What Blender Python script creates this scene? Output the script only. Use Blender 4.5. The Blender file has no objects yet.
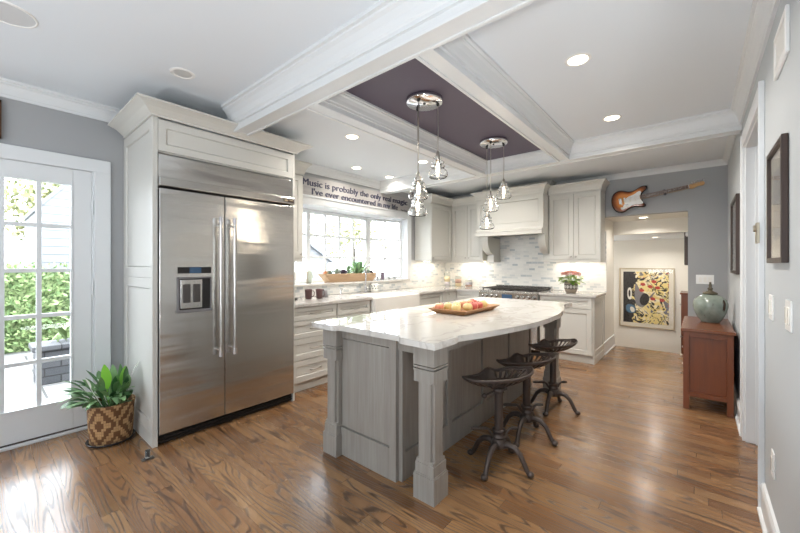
import bpy, bmesh, math, random
from mathutils import Vector, Matrix
R = random.Random(7)
S = bpy.context.scene
COL = S.collection
PI = math.pi

# ------------------------------------------------------------------ camera
cd = bpy.data.cameras.new('camera')
cam = bpy.data.objects.new('camera', cd)
COL.objects.link(cam)
cd.sensor_width = 36.0
cd.lens = 16.0
cd.shift_y = -0.0025
cd.clip_start = 0.05
cam.location = (0, 0, 1.32)
cam.rotation_euler = (PI / 2, 0, math.radians(40.03 - 90))
S.camera = cam

# ------------------------------------------------------------------ world, exposure, daylight portals
S.view_settings.view_transform = 'Standard'
S.view_settings.look = 'None'
S.view_settings.gamma = 1.0
S.view_settings.use_curve_mapping = False
S.view_settings.exposure = 0.38
try:
    S.cycles.use_denoising = True
    S.cycles.max_bounces = 10
    S.cycles.diffuse_bounces = 5
    S.cycles.transmission_bounces = 10
    S.cycles.transparent_max_bounces = 12
    S.cycles.sample_clamp_indirect = 6.0
    S.cycles.caustics_refractive = False
    S.cycles.caustics_reflective = False
except Exception:
    pass
W = bpy.data.worlds.new('sky')
S.world = W
W.use_nodes = True
bg = W.node_tree.nodes['Background']
bg.inputs[0].default_value = (0.85, 0.925, 1.0, 1)
bg.inputs[1].default_value = 9.5


def portal(loc, rot, sx, sy):
    l = bpy.data.lights.new('daylight_portal', 'AREA')
    l.shape = 'RECTANGLE'; l.size = sx; l.size_y = sy
    l.cycles.is_portal = True
    o = bpy.data.objects.new('daylight_portal', l)
    COL.objects.link(o); o.location = loc; o.rotation_euler = rot
    return o


portal((0.2, 3.92, 1.1), (-PI / 2, 0, 0), 0.85, 1.85)
portal((3.49, 4.25, 1.55), (-PI / 2, 0, 0), 2.3, 1.1)
portal((-4.3, 1.3, 1.5), (0, -PI / 2, 0), 1.2, 2.4)
portal((-2.95, -4.3, 1.5), (PI / 2, 0, 0), .9, 1.2)


def lamp(kind, loc, power, color=(1, .86, .68), size=.1, rot=(0, 0, 0), sy=None, spread=None, blend=.6, angle=2.2):
    l = bpy.data.lights.new('bulb_or_fill_light', kind)
    l.energy = power; l.color = color
    if kind == 'AREA':
        l.size = size
        l.shape = 'DISK'
        if sy:
            l.shape = 'RECTANGLE'; l.size_y = sy
        if spread: l.spread = spread
    elif kind == 'SPOT':
        l.shadow_soft_size = size; l.spot_size = angle; l.spot_blend = blend
    else:
        l.shadow_soft_size = size
    o = bpy.data.objects.new('bulb_or_fill_light', l)
    COL.objects.link(o); o.location = loc; o.rotation_euler = rot
    return o


# added fill: unseen upward lamps behind and below the camera, brightening the ceiling
for _x, _y, _z, _p in ((-1.7, 1.7, .7, 38.), (-1.3, -.9, .7, 70.), (.7, .2, .4, 13.)):
    lamp('AREA', (_x, _y, _z), _p, (.93, .97, 1.), .6, rot=(PI, 0, 0))

# ------------------------------------------------------------------ colours / materials
def lin(c):
    return tuple((x / 12.92 if x <= .04045 else ((x + .055) / 1.055) ** 2.4) for x in [v / 255 for v in c]) + (1,)


def mat(name, rgb=(200, 200, 200), rough=.5, metal=0., **k):
    m = bpy.data.materials.new(name); m.use_nodes = True
    b = m.node_tree.nodes['Principled BSDF']
    b.inputs['Base Color'].default_value = lin(rgb)
    b.inputs['Roughness'].default_value = rough
    b.inputs['Metallic'].default_value = metal
    for kk, v in k.items():
        b.inputs[kk.replace('_', ' ')].default_value = v
    return m


class N:
    """tiny node-graph helper"""
    def __init__(s, m):
        s.m = m; s.t = m.node_tree; s.b = s.t.nodes['Principled BSDF']

    def n(s, typ, ins=None, **k):
        x = s.t.nodes.new(typ)
        for a, v in k.items(): setattr(x, a, v)
        for a, v in (ins or {}).items(): s.set(x.inputs[a], v)
        return x

    def set(s, sock, v):
        if isinstance(v, bpy.types.NodeSocket): s.t.links.new(v, sock)
        else: sock.default_value = v

    def math(s, op, a, b=0., c=None):
        x = s.n('ShaderNodeMath', operation=op)
        s.set(x.inputs[0], a); s.set(x.inputs[1], b)
        if c is not None: s.set(x.inputs[2], c)
        return x.outputs[0]

    def comb(s, x, y, z):
        return s.n('ShaderNodeCombineXYZ', {0: x, 1: y, 2: z}).outputs[0]

    def mix(s, f, a, b, mode='MIX'):
        x = s.n('ShaderNodeMix', data_type='RGBA', blend_type=mode)
        s.set(x.inputs[0], f); s.set(x.inputs[6], a); s.set(x.inputs[7], b)
        return x.outputs[2]

    def ramp(s, f, stops):
        x = s.n('ShaderNodeValToRGB')
        e = x.color_ramp.elements
        while len(e) < len(stops): e.new(.5)
        for i, (p, c) in enumerate(stops):
            e[i].position = p; e[i].color = lin(c) if len(c) == 3 else c
        s.set(x.inputs[0], f)
        return x.outputs[0]

    def noise(s, vec, scale=5., detail=2., rough=.5, dist=0.):
        x = s.n('ShaderNodeTexNoise', {'Scale': scale, 'Detail': detail, 'Roughness': rough, 'Distortion': dist})
        if vec is not None: s.set(x.inputs['Vector'], vec)
        return x.outputs[0]

    def obj(s):
        return s.n('ShaderNodeTexCoord').outputs['Object']

    def sep(s, v):
        x = s.n('ShaderNodeSeparateXYZ', {0: v}); return x.outputs

    def col(s, v): s.set(s.b.inputs['Base Color'], v)

    def rough(s, v): s.set(s.b.inputs['Roughness'], v)

    def bump(s, h, strength=.2, dist=.005):
        x = s.n('ShaderNodeBump', {'Strength': strength, 'Distance': dist, 'Height': h})
        s.set(s.b.inputs['Normal'], x.outputs[0])


def paint(name, rgb, rough=.45, tex=.04):
    m = mat(name, rgb, rough)
    g = N(m); g.bump(g.noise(g.obj(), 160, 3), tex, .002)
    return m


M = {}
M['wall'] = paint('wall_paint', (163, 165, 167), .6, .01)
M['wall_light'] = paint('hall_paint', (226, 223, 215), .6)
M['ceiling'] = paint('ceiling_paint', (226, 232, 238), .75, .0)
M['plum'] = paint('plum_paint', (90, 82, 98), .5)
M['trim'] = paint('trim_paint', (222, 225, 227), .32, .0)
M['cab'] = paint('cabinet_paint', (206, 205, 199), .38, .0)
M['chrome'] = mat('chrome', (225, 225, 228), .12, 1.)
M['nickel'] = mat('brushed_nickel', (190, 186, 180), .28, 1.)
M['black'] = mat('black_plastic', (22, 21, 21), .35)
M['dark'] = mat('dark_recess', (12, 12, 12), .6)
M['white'] = mat('white_plastic', (238, 238, 236), .3)
M['ceramic'] = mat('white_ceramic', (242, 240, 234), .12)
M['mug'] = mat('mug_glaze', (92, 66, 66), .3)
M['greypot'] = mat('grey_glaze', (120, 118, 120), .35)
M['brass'] = mat('aged_nickel', (178, 168, 150), .35, 1.)
M['art_mat'] = mat('mat_board', (226, 220, 206), .7)
M['blue_lcd'] = mat('display', (62, 90, 120), .2)
M['paddle'] = mat('dark_paddle', (70, 67, 65), .4)
M['soil'] = mat('soil', (52, 40, 30), .9)


def glassy(name, tint=(255, 255, 255), ior=1.3):
    m = bpy.data.materials.new(name); m.use_nodes = True
    t = m.node_tree; t.nodes.clear()
    o = t.nodes.new('ShaderNodeOutputMaterial'); mx = t.nodes.new('ShaderNodeMixShader')
    tr = t.nodes.new('ShaderNodeBsdfTransparent'); gl = t.nodes.new('ShaderNodeBsdfGlossy')
    fr = t.nodes.new('ShaderNodeFresnel'); gi = t.nodes.new('ShaderNodeNewGeometry'); mr = t.nodes.new('ShaderNodeMapRange')
    mr.inputs[3].default_value = ior; mr.inputs[4].default_value = 1 / ior
    t.links.new(gi.outputs['Backfacing'], mr.inputs[0]); t.links.new(mr.outputs[0], fr.inputs[0])
    tr.inputs[0].default_value = lin(tint); gl.inputs['Roughness'].default_value = .02
    t.links.new(fr.outputs[0], mx.inputs[0]); t.links.new(tr.outputs[0], mx.inputs[1]); t.links.new(gl.outputs[0], mx.inputs[2])
    t.links.new(mx.outputs[0], o.inputs[0])
    return m


M['pane'] = glassy('window_glass')
M['jar'] = glassy('clear_glass', (250, 251, 250), 1.12)
M['glass'] = mat('pendant_glass', (255, 255, 255), .0, 0., Transmission_Weight=1., IOR=1.42)
M['acrylic'] = mat('clear_acrylic', (245, 248, 250), .05, 0., Transmission_Weight=.9, IOR=1.3)


def emit(name, rgb, s):
    m = mat(name, rgb, .5)
    b = m.node_tree.nodes['Principled BSDF']
    b.inputs['Emission Color'].default_value = lin(rgb); b.inputs['Emission Strength'].default_value = s
    return m


M['lens'] = emit('lamp_lens', (255, 238, 212), 9.)
M['lens_off'] = mat('lamp_lens_off', (206, 206, 204), .4)
M['filament'] = emit('bulb_glow', (255, 238, 214), 22.)


def oak_floor():
    m = mat('oak_floor', rough=.3); g = N(m)
    p = g.sep(g.obj()); pw = .083
    fx = g.math('DIVIDE', p[0], pw); ix = g.math('FLOOR', fx); ux = g.math('FRACT', fx)
    r1 = g.n('ShaderNodeTexWhiteNoise', {'W': ix}, noise_dimensions='1D').outputs[0]
    fy = g.math('ADD', g.math('DIVIDE', p[1], 1.25), g.math('MULTIPLY', r1, 9.3))
    iy = g.math('FLOOR', fy); uy = g.math('FRACT', fy)
    idn = g.n('ShaderNodeTexWhiteNoise', {'Vector': g.comb(ix, iy, 0)}, noise_dimensions='3D')
    idv = idn.outputs[0]
    off = g.math('MULTIPLY', idv, 61.)
    # cathedral figure: contour lines of a long stretched field
    v = g.comb(g.math('MULTIPLY', p[0], 8.5), g.math('MULTIPLY', p[1], .75), off)
    f = g.noise(v, 1.0, 1.5, .35, .12)
    ring = g.math('SINE', g.math('MULTIPLY', f, 118.))
    ring = g.math('MAXIMUM', ring, 0.)
    line = g.math('POWER', ring, 1.6)
    v2 = g.comb(g.math('MULTIPLY', p[0], 260.), g.math('MULTIPLY', p[1], 7.), off)
    fib = g.noise(v2, 1., 3., .6)
    v3 = g.comb(g.math('MULTIPLY', p[0], 7.), g.math('MULTIPLY', p[1], 2.2), off)
    blot = g.noise(v3, 1., 3., .6)
    base = g.ramp(idv, [(0., (138, 100, 68)), (.3, (168, 124, 84)), (.65, (190, 148, 104)), (1., (152, 110, 74))])
    base = g.mix(g.math('MULTIPLY', blot, .5), base, lin((112, 80, 54)))
    base = g.mix(g.math('MULTIPLY', line, .8), base, lin((62, 43, 30)))
    fibm = g.math('MULTIPLY', g.math('SUBTRACT', 1., fib), .42)
    base = g.mix(fibm, base, lin((60, 41, 29)))
    ex = g.math('LESS_THAN', ux, .022); ey = g.math('LESS_THAN', uy, .0022)
    gap = g.math('MAXIMUM', ex, ey)
    base = g.mix(g.math('MULTIPLY', gap, .75), base, lin((34, 22, 15)))
    g.col(base)
    g.rough(g.math('ADD', .2, g.math('MULTIPLY', g.math('ADD', line, fib), .1)))
    h = g.math('SUBTRACT', g.math('SUBTRACT', 1., g.math('MULTIPLY', line, .35)), g.math('MULTIPLY', gap, 1.))
    h = g.math('ADD', h, g.math('MULTIPLY', g.noise(g.comb(p[0], g.math('MULTIPLY', p[1], .3), 0.), 9., 1.), .8))
    g.bump(h, .22, .0016)
    g.b.inputs['Coat Weight'].default_value = .25
    g.b.inputs['Coat Roughness'].default_value = .16
    return m


M['floor'] = oak_floor()


def quartz(name, base, vein, rough):
    m = mat(name, base, rough); g = N(m)
    o = g.obj(); p = g.sep(o)
    w = g.noise(o, 2.2, 4., .55)
    v = g.comb(g.math('MULTIPLY', p[0], 1.1), g.math('ADD', g.math('MULTIPLY', p[1], 2.6), g.math('MULTIPLY', w, 1.7)), p[2])
    f = g.noise(v, 1.5, 4., .55, .5)
    d = g.math('ABSOLUTE', g.math('SUBTRACT', f, .5))
    ve = g.math('SUBTRACT', 1., g.math('MULTIPLY', d, 22.)); ve = g.math('MAXIMUM', ve, 0.)
    cl = g.noise(o, 5., 5., .6)
    c = g.mix(g.math('MULTIPLY', ve, .42), lin(base), lin(vein))
    c = g.mix(g.math('MULTIPLY', cl, .28), c, lin(vein))
    g.col(c)
    return m


M['quartz'] = quartz('white_quartzite', (218, 215, 209), (160, 153, 146), .02)
M['quartz2'] = quartz('grey_quartzite', (204, 201, 196), (140, 132, 126), .12)


def wood(name, c1, c2, axis=2, rough=.4, scale=1., contrast=.6):
    m = mat(name, c1, rough); g = N(m)
    p = list(g.sep(g.obj()))
    q = [g.math('MULTIPLY', p[i], (2.2 if i == axis else 40.) * scale) for i in range(3)]
    f = g.noise(g.comb(*q), 1., 4., .6, .4)
    q2 = [g.math('MULTIPLY', p[i], (1.2 if i == axis else 7.) * scale) for i in range(3)]
    f2 = g.noise(g.comb(*q2), 1., 2., .5)
    c = g.ramp(g.math('ADD', g.math('MULTIPLY', f, .65), g.math('MULTIPLY', f2, .35)), [(.5 - contrast * .3, c2), (.5 + contrast * .3, c1)])
    g.col(c); g.bump(f, .08, .002)
    return m


M['island'] = wood('grey_washed_wood', (172, 168, 161), (134, 128, 120), 2, .42, 1., .9)
M['cherry'] = wood('cherry_wood', (126, 66, 28), (90, 44, 16), 2, .35, 1., .9)
M['cherry_top'] = wood('cherry_wood_top', (126, 74, 44), (94, 52, 30), 0, .25, 1., .9)
M['tray'] = wood('tray_wood', (188, 146, 104), (150, 106, 72), 0, .5, 1., .9)
M['bowl'] = wood('raw_wood', (190, 162, 132), (164, 134, 104), 0, .6, 1., .9)
M['frame_dark'] = wood('dark_frame_wood', (66, 46, 36), (38, 26, 20), 2, .4)
M['champagne'] = mat('champagne_frame', (196, 182, 156), .35, .6)
M['maple'] = wood('maple', (212, 170, 112), (186, 140, 86), 0, .35)
M['rosewood'] = wood('rosewood', (104, 66, 44), (62, 38, 26), 0, .4)


def steel():
    m = mat('brushed_steel', (206, 204, 200), .2, 1.); g = N(m)
    p = g.sep(g.obj())
    f = g.noise(g.comb(g.math('MULTIPLY', p[0], 3.), g.math('MULTIPLY', p[1], 3.), g.math('MULTIPLY', p[2], 600.)), 1., 2.)
    w = g.noise(g.comb(g.math('MULTIPLY', p[0], .9), 0., g.math('MULTIPLY', p[2], 7.)), 1., 2., .4)
    g.rough(g.math('ADD', .16, g.math('MULTIPLY', f, .12)))
    g.bump(g.math('ADD', g.math('MULTIPLY', f, .004), g.math('MULTIPLY', w, 1.)), .5, .02)
    return m


M['steel'] = steel()
M['steel_plain'] = mat('steel_trim', (196, 194, 190), .25, 1.)
M['iron'] = mat('cast_iron', (84, 74, 69), .42, .55)
g = N(M['iron']); g.bump(g.noise(g.obj(), 90, 3), .25, .003)
M['grate'] = mat('grate_iron', (64, 60, 57), .5, .3)


def tile(name, axes):
    m = mat(name, rough=.16); g = N(m)
    p = g.sep(g.obj())
    v = g.comb(p[axes[0]], p[axes[1]], 0.)
    b = g.n('ShaderNodeTexBrick', {'Vector': v, 'Color1': (0, 0, 0, 1), 'Color2': (1, 1, 1, 1), 'Mortar': (.5, .5, .5, 1), 'Scale': 1.,
                                    'Mortar Size': .0022, 'Mortar Smooth': .3, 'Bias': 0., 'Brick Width': .095, 'Row Height': .036})
    b.offset = .5
    val = b.outputs['Color']; fac = b.outputs['Fac']
    c = g.ramp(val, [(0., (238, 236, 231)), (.62, (228, 227, 222)), (.8, (212, 214, 213)), (.92, (190, 196, 198)), (1., (172, 181, 186))])
    n = g.noise(g.obj(), 30., 4.)
    c = g.mix(g.math('MULTIPLY', n, .3), c, lin((200, 202, 202)))
    c = g.mix(fac, c, lin((232, 230, 224)))
    g.col(c); g.bump(g.math('SUBTRACT', 1., fac), .3, .002)
    return m


M['tile_yz'] = tile('marble_mosaic_tile', (1, 2))
M['tile_xz'] = tile('marble_mosaic_tile_window', (0, 2))


def leafmat(name, c1, c2, rough=.4):
    m = mat(name, c1, rough); g = N(m)
    gi = g.n('ShaderNodeNewGeometry')
    r = gi.outputs['Random Per Island']
    c = g.ramp(r, [(0., c2), (1., c1)])
    g.col(c)
    g.b.inputs['Subsurface Weight'].default_value = 0.
    return m


M['leaf'] = leafmat('peace_lily_leaf', (136, 172, 116), (48, 92, 54))
M['hedge'] = leafmat('hedge_leaf', (140, 160, 104), (80, 104, 60), .7)
M['tree'] = leafmat('tree_leaf', (176, 172, 130), (112, 122, 84), .7)
M['succulent'] = leafmat('succulent_leaf', (178, 206, 150), (98, 138, 104), .5)
M['succ_purple'] = leafmat('purple_succulent_leaf', (128, 110, 128), (84, 72, 92), .5)
M['succ_pale'] = leafmat('pale_succulent_leaf', (206, 212, 200), (150, 164, 150), .5)
M['kal_leaf'] = leafmat('kalanchoe_leaf', (182, 206, 92), (112, 152, 58), .45)
M['kal_flower'] = leafmat('pink_flower', (248, 190, 168), (232, 140, 126), .6)


# ------------------------------------------------------------------ mesh builder
class MB:
    def __init__(s):
        s.v = []; s.f = []; s.sm = []; s.mi = []; s.uv = {}; s.M = None; s.cur = 0

    def add(s, vs, fs, smooth=False, uvs=None):
        o = len(s.v)
        for p in vs:
            p = Vector(p)
            s.v.append(s.M @ p if s.M else p)
        for i, f in enumerate(fs):
            s.f.append([o + k for k in f]); s.sm.append(smooth); s.mi.append(s.cur)
            if uvs: s.uv[len(s.f) - 1] = uvs[i]
        return s

    def box(s, x0, x1, y0, y1, z0, z1):
        x0, x1 = min(x0, x1), max(x0, x1); y0, y1 = min(y0, y1), max(y0, y1); z0, z1 = min(z0, z1), max(z0, z1)
        v = [(x0, y0, z0), (x1, y0, z0), (x1, y1, z0), (x0, y1, z0), (x0, y0, z1), (x1, y0, z1), (x1, y1, z1), (x0, y1, z1)]
        return s.add(v, [(0, 3, 2, 1), (4, 5, 6, 7), (0, 1, 5, 4), (1, 2, 6, 5), (2, 3, 7, 6), (3, 0, 4, 7)])

    def prism(s, poly, z0, z1, smooth=False):
        """poly: CCW list of (x,y)"""
        n = len(poly)
        v = [(x, y, z0) for x, y in poly] + [(x, y, z1) for x, y in poly]
        s.add(v, [tuple(range(n))[::-1], tuple(range(n, 2 * n))])
        s.add(v, [(i, (i + 1) % n, n + (i + 1) % n, n + i) for i in range(n)], smooth)
        return s

    def extrude(s, poly, a, b):
        """poly of 3D points, extruded by vector b-a (a,b vectors offsets)"""
        n = len(poly); a = Vector(a); b = Vector(b)
        v = [Vector(p) + a for p in poly] + [Vector(p) + b for p in poly]
        return s.add(v, [tuple(range(n))[::-1], tuple(range(n, 2 * n))] + [(i, (i + 1) % n, n + (i + 1) % n, n + i) for i in range(n)])

    def lathe(s, prof, c=(0, 0, 0), n=24, sx=1., sy=1., a0=0., smooth=True, axis='z'):
        c = Vector(c); v = []; f = []; uv = []
        m = len(prof)
        for j in range(n):
            a = a0 + 2 * PI * j / n
            for r, z in prof:
                q = Vector((r * math.cos(a) * sx, r * math.sin(a) * sy, z))
                if axis == 'x': q = Vector((q.z, q.x, q.y))
                if axis == 'y': q = Vector((q.y, q.z, q.x))
                v.append(c + q)
        for j in range(n):
            k = (j + 1) % n
            for i in range(m - 1):
                f.append((j * m + i, k * m + i, k * m + i + 1, j * m + i + 1))
                u0, u1 = j / n, (j + 1) / n
                uv.append([(u0, prof[i][1]), (u1, prof[i][1]), (u1, prof[i + 1][1]), (u0, prof[i + 1][1])])
        s.add(v, f, smooth, uv)
        return s

    def cyl(s, a, b, r0, r1=None, n=16, smooth=True):
        return s.tube([a, b], [r0, r0 if r1 is None else r1], n, smooth)

    def tube(s, pts, rad, n=8, smooth=True, caps=True):
        pts = [Vector(p) for p in pts]
        if not hasattr(rad, '__len__'): rad = [rad] * len(pts)
        v = []; f = []; prev = None
        for i, p in enumerate(pts):
            t = (pts[min(i + 1, len(pts) - 1)] - pts[max(i - 1, 0)])
            t = t.normalized() if t.length > 1e-9 else Vector((0, 0, 1))
            if prev is None:
                up = Vector((0, 0, 1)) if abs(t.z) < .9 else Vector((1, 0, 0))
                x = t.cross(up).normalized()
            else:
                x = (prev - t * prev.dot(t)).normalized()
            prev = x; y = t.cross(x)
            for k in range(n):
                a = 2 * PI * k / n
                v.append(p + (x * math.cos(a) + y * math.sin(a)) * rad[i])
        for i in range(len(pts) - 1):
            for k in range(n):
                l = (k + 1) % n
                f.append((i * n + k, i * n + l, (i + 1) * n + l, (i + 1) * n + k))
        s.add(v, f, smooth)
        if caps:
            e = (len(pts) - 1) * n
            s.add(v, [tuple(range(n))[::-1], tuple(range(e, e + n))])
        return s

    def sphere(s, c, r, n=12, m=8, sc=(1, 1, 1)):
        prof = [(r * math.sin(PI * i / m), -r * math.cos(PI * i / m)) for i in range(m + 1)]
        prof[0] = (1e-5, -r); prof[-1] = (1e-5, r)
        o = len(s.v)
        s.lathe(prof, (0, 0, 0), n)
        for i in range(o, len(s.v)):
            q = s.v[i] if s.M is None else s.v[i]
            s.v[i] = Vector((q.x * sc[0] + c[0], q.y * sc[1] + c[1], q.z * sc[2] + c[2]))
        return s

    def sweep(s, path, prof, z, side=1, closed=False):
        """moulding: prof = closed polygon of (out, dz); path in XY; side=+1 -> 'out' is to the left of travel"""
        P = [Vector((p[0], p[1])) for p in path]; n = len(P); m = len(prof)
        v = []
        for i in range(n):
            if closed: a, b = P[(i - 1) % n], P[(i + 1) % n]
            else: a, b = P[max(i - 1, 0)], P[min(i + 1, n - 1)]
            d1 = (P[i] - a); d2 = (b - P[i])
            if d1.length < 1e-9: d1 = d2
            if d2.length < 1e-9: d2 = d1
            d1.normalize(); d2.normalize()
            n1 = Vector((-d1.y, d1.x)) * side; n2 = Vector((-d2.y, d2.x)) * side
            nn = n1 + n2; nn = nn / max(nn.length_squared, 1e-6) * 2
            for o, dz in prof:
                q = P[i] + nn * o
                v.append((q.x, q.y, z + dz))
        f = []
        for i in range(n if closed else n - 1):
            j = (i + 1) % n
            for k in range(m):
                l = (k + 1) % m
                f.append((i * m + k, j * m + k, j * m + l, i * m + l))
        if not closed:
            f.append(tuple(range(m))); f.append(tuple(range((n - 1) * m, n * m))[::-1])
        return s.add(v, f)

    def shaker(s, o, u, n, w, h, t=.02, rail=.058, rec=.009, slope=.006):
        """framed door: o = lower corner on the carcass face, u = width direction, n = outward normal"""
        o = Vector(o); u = Vector(u); n = Vector(n); z = Vector((0, 0, 1))
        P = lambda a, b, d: o + u * a + z * b + n * d
        r = rail; q = rail + slope; e = q + .003; dp = t - rec - .004
        L4 = lambda a, d: [P(a, a, d), P(w - a, a, d), P(w - a, h - a, d), P(a, h - a, d)]
        v = L4(0, t) + L4(r, t) + L4(q, t - rec * .75) + L4(q, dp) + L4(e, dp) + L4(e, t - rec) + L4(0, 0)
        f = []
        for i in range(4):
            j = (i + 1) % 4
            for k in range(0, 20, 4): f.append((k + i, k + j, k + 4 + j, k + 4 + i))
            f.append((24 + i, 24 + j, j, i))
        f += [(20, 21, 22, 23), (27, 26, 25, 24)]
        return s.add(v, f)

    def framed(s, o, u, n, w, h, t, rl, rr, rb, rt, rec, slope=.004):
        """framed panel with individual rail widths"""
        o = Vector(o); u = Vector(u); n = Vector(n); z = Vector((0, 0, 1))
        P = lambda a, b, d: o + u * a + z * b + n * d
        g_ = .007; pz = t - .011
        L4 = lambda a, d: [P(rl + a, rb + a, d), P(w - rr - a, rb + a, d), P(w - rr - a, h - rt - a, d), P(rl + a, h - rt - a, d)]
        v = [P(0, 0, t), P(w, 0, t), P(w, h, t), P(0, h, t)] + L4(0, t) + L4(0, t - rec) + L4(g_, t - rec) + L4(g_, pz) + [P(0, 0, 0), P(w, 0, 0), P(w, h, 0), P(0, h, 0)]
        f = []
        for i in range(4):
            j = (i + 1) % 4
            for k in range(0, 16, 4): f.append((k + i, k + j, k + 4 + j, k + 4 + i))
            f.append((20 + i, 20 + j, j, i))
        f += [(16, 17, 18, 19), (23, 22, 21, 20)]
        return s.add(v, f)

    def leaf(s, base, d, length, width, droop=.4, seg=5, fold=.25, up=(0, 0, 1)):
        base = Vector(base); d = Vector(d).normalized(); up = Vector(up)
        side = d.cross(up)
        if side.length < 1e-4: side = Vector((1, 0, 0))
        side.normalize()
        v = []; p = base.copy(); dd = d.copy()
        for i in range(seg + 1):
            t = i / seg
            w = width * .5 * max(math.sin(PI * min(t * .93 + .05, 1.)) ** .8, .02)
            nn = side.cross(dd).normalized()
            v += [p - side * w + nn * w * fold, p, p + side * w + nn * w * fold]
            p = p + dd * (length / seg)
            dd = (dd - up * (droop / seg)).normalized()
        f = []
        for i in range(seg):
            a = i * 3
            f += [(a, a + 1, a + 4, a + 3), (a + 1, a + 2, a + 5, a + 4)]
        return s.add(v, f, True)

    def mesh(s, name, off):
        me = bpy.data.meshes.new(name)
        me.from_pydata([tuple(p - off) for p in s.v], [], s.f)
        me.polygons.foreach_set('use_smooth', s.sm)
        if any(s.mi): me.polygons.foreach_set('material_index', s.mi)
        if s.uv:
            l = me.uv_layers.new(name='UVMap')
            for fi, us in s.uv.items():
                p = me.polygons[fi]
                for k, li in enumerate(p.loop_indices): l.data[li].uv = us[k]
        bm = bmesh.new(); bm.from_mesh(me)
        bmesh.ops.recalc_face_normals(bm, faces=bm.faces)
        bm.to_mesh(me); bm.free()
        me.update()
        return me

    def centre(s):
        xs = [p.x for p in s.v]; ys = [p.y for p in s.v]; zs = [p.z for p in s.v]
        return Vector(((min(xs) + max(xs)) / 2, (min(ys) + max(ys)) / 2, min(zs)))


def wloc(o):
    p = Vector((0, 0, 0))
    while o: p = p + o.location; o = o.parent
    return p


def finish(o, mats, bev):
    for m in (mats if isinstance(mats, (list, tuple)) else [mats]):
        o.data.materials.append(M[m] if isinstance(m, str) else m)
    if bev:
        b = o.modifiers.new('edge', 'BEVEL'); b.width = bev; b.segments = 2; b.limit_method = 'ANGLE'; b.angle_limit = .7
        b.harden_normals = False


def tag(o, label=None, cat=None, group=None, kind=None):
    if label: o['label'] = label
    if cat: o['category'] = cat
    if group: o['group'] = group
    if kind: o['kind'] = kind
    return o


def thing(name, label, cat, loc, group=None):
    o = bpy.data.objects.new(name, None); COL.objects.link(o)
    o.empty_display_size = .1; o.location = loc
    return tag(o, label, cat, group)


def part(name, mb, mats, parent, bev=0, label=None):
    o = bpy.data.objects.new(name, mb.mesh(name, wloc(parent))); COL.objects.link(o)
    o.parent = parent
    finish(o, mats, bev)
    if label: o['label'] = label
    return o


def solo(name, mb, mats, label, cat, group=None, bev=0):
    c = mb.centre()
    o = bpy.data.objects.new(name, mb.mesh(name, c)); COL.objects.link(o)
    o.location = c
    finish(o, mats, bev)
    return tag(o, label, cat, group)


def struct(name, mb, mats, bev=0, parent=None):
    o = bpy.data.objects.new(name, mb.mesh(name, wloc(parent) if parent else Vector((0, 0, 0)))); COL.objects.link(o)
    o.parent = parent
    finish(o, mats, bev)
    if not parent: o['kind'] = 'structure'
    return o


def dup(root, loc, rotz=None, label=None, group=None):
    r = root.copy(); COL.objects.link(r); r.location = loc
    if rotz is not None: r.rotation_euler = (0, 0, rotz)
    if label: r['label'] = label
    if group: r['group'] = group
    for ch in list(root.children):
        c = ch.copy(); COL.objects.link(c); c.parent = r
        for gch in ch.children:
            d = gch.copy(); COL.objects.link(d); d.parent = c
    return r


def B(*a): return MB().box(*a)


# ------------------------------------------------------------------ room dimensions
YW, XR, YR = 3.78, 5.855, -.27        # window wall, range wall, right wall
ZC, ZL = 2.60, 2.625                  # coffer ceiling, left ceiling
ZB = 2.42                             # underside of beams

# ------------------------------------------------------------------ shell
f = MB().box(-4.3, XR + .12, -4.3, YW + .12, -.12, 0)
f.box(XR + .12, 6.7, .0, 1.17, -.12, 0)
struct('floor', f, 'floor')
c = MB().box(-4.3, 1.44, -4.3, YW, ZL, ZL + .1)
c.box(1.44, 4.07, 2.07, YW, 2.59, 2.7).box(1.44, 4.07, -4.3, 1.1, 2.59, 2.7).box(4.07, XR, -4.3, YW, ZC, ZC + .1)
struct('ceiling', c, 'ceiling')
struct('ceiling_coffer', B(1.44, 4.07, 1.1, 2.07, 2.57, 2.7), 'plum')

DX0, DX1, DZ = -.205, .617, 2.085            # patio door opening
BX0, BX1, BZ0, BZ1 = 2.42, 4.68, 1.06, 2.085  # bay opening
w = MB()
for a in [(-4.3, DX0, 0, ZL), (DX0, DX1, DZ, ZL), (DX1, BX0, 0, ZL), (BX0, BX1, 0, BZ0), (BX0, BX1, BZ1, ZC), (BX1, XR + .12, 0, ZC)]:
    w.box(a[0], a[1], YW, YW + .105, a[2], a[3])
struct('wall_left', w, 'wall')
PY0, PY1, PZ = .105, 1.065, 2.01             # passage opening
w = MB().box(XR, XR + .12, PY1, YW, 0, ZC).box(XR, XR + .12, PY0, PY1, PZ, ZC).box(XR, XR + .12, -4.3, PY0, 0, ZC)
struct('wall_back', w, 'wall')
JX0, JX1, JZ = 2.755, 3.69, 2.20              # doorway in the right wall
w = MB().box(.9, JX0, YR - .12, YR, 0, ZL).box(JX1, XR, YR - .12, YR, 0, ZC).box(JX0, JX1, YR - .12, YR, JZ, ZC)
M['wall_right'] = paint('daylit_wall_paint', (190, 195, 199), .6, .01)  # wall paint made paler, carrying the daylight on this wall in its colour
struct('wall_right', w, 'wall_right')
w = MB().box(-4.42, -4.3, -4.3, YW + .1, 0, .9).box(-4.42, -4.3, -4.3, YW + .1, 2.1, ZL).box(-4.42, -4.3, 2.5, YW + .1, .9, 2.1).box(-4.42, -4.3, -4.3, .1, .9, 2.1)
w.box(-4.42, -4.3, 1.27, 1.33, .9, 2.1)
struct('wall_rear', w, 'wall')
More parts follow.
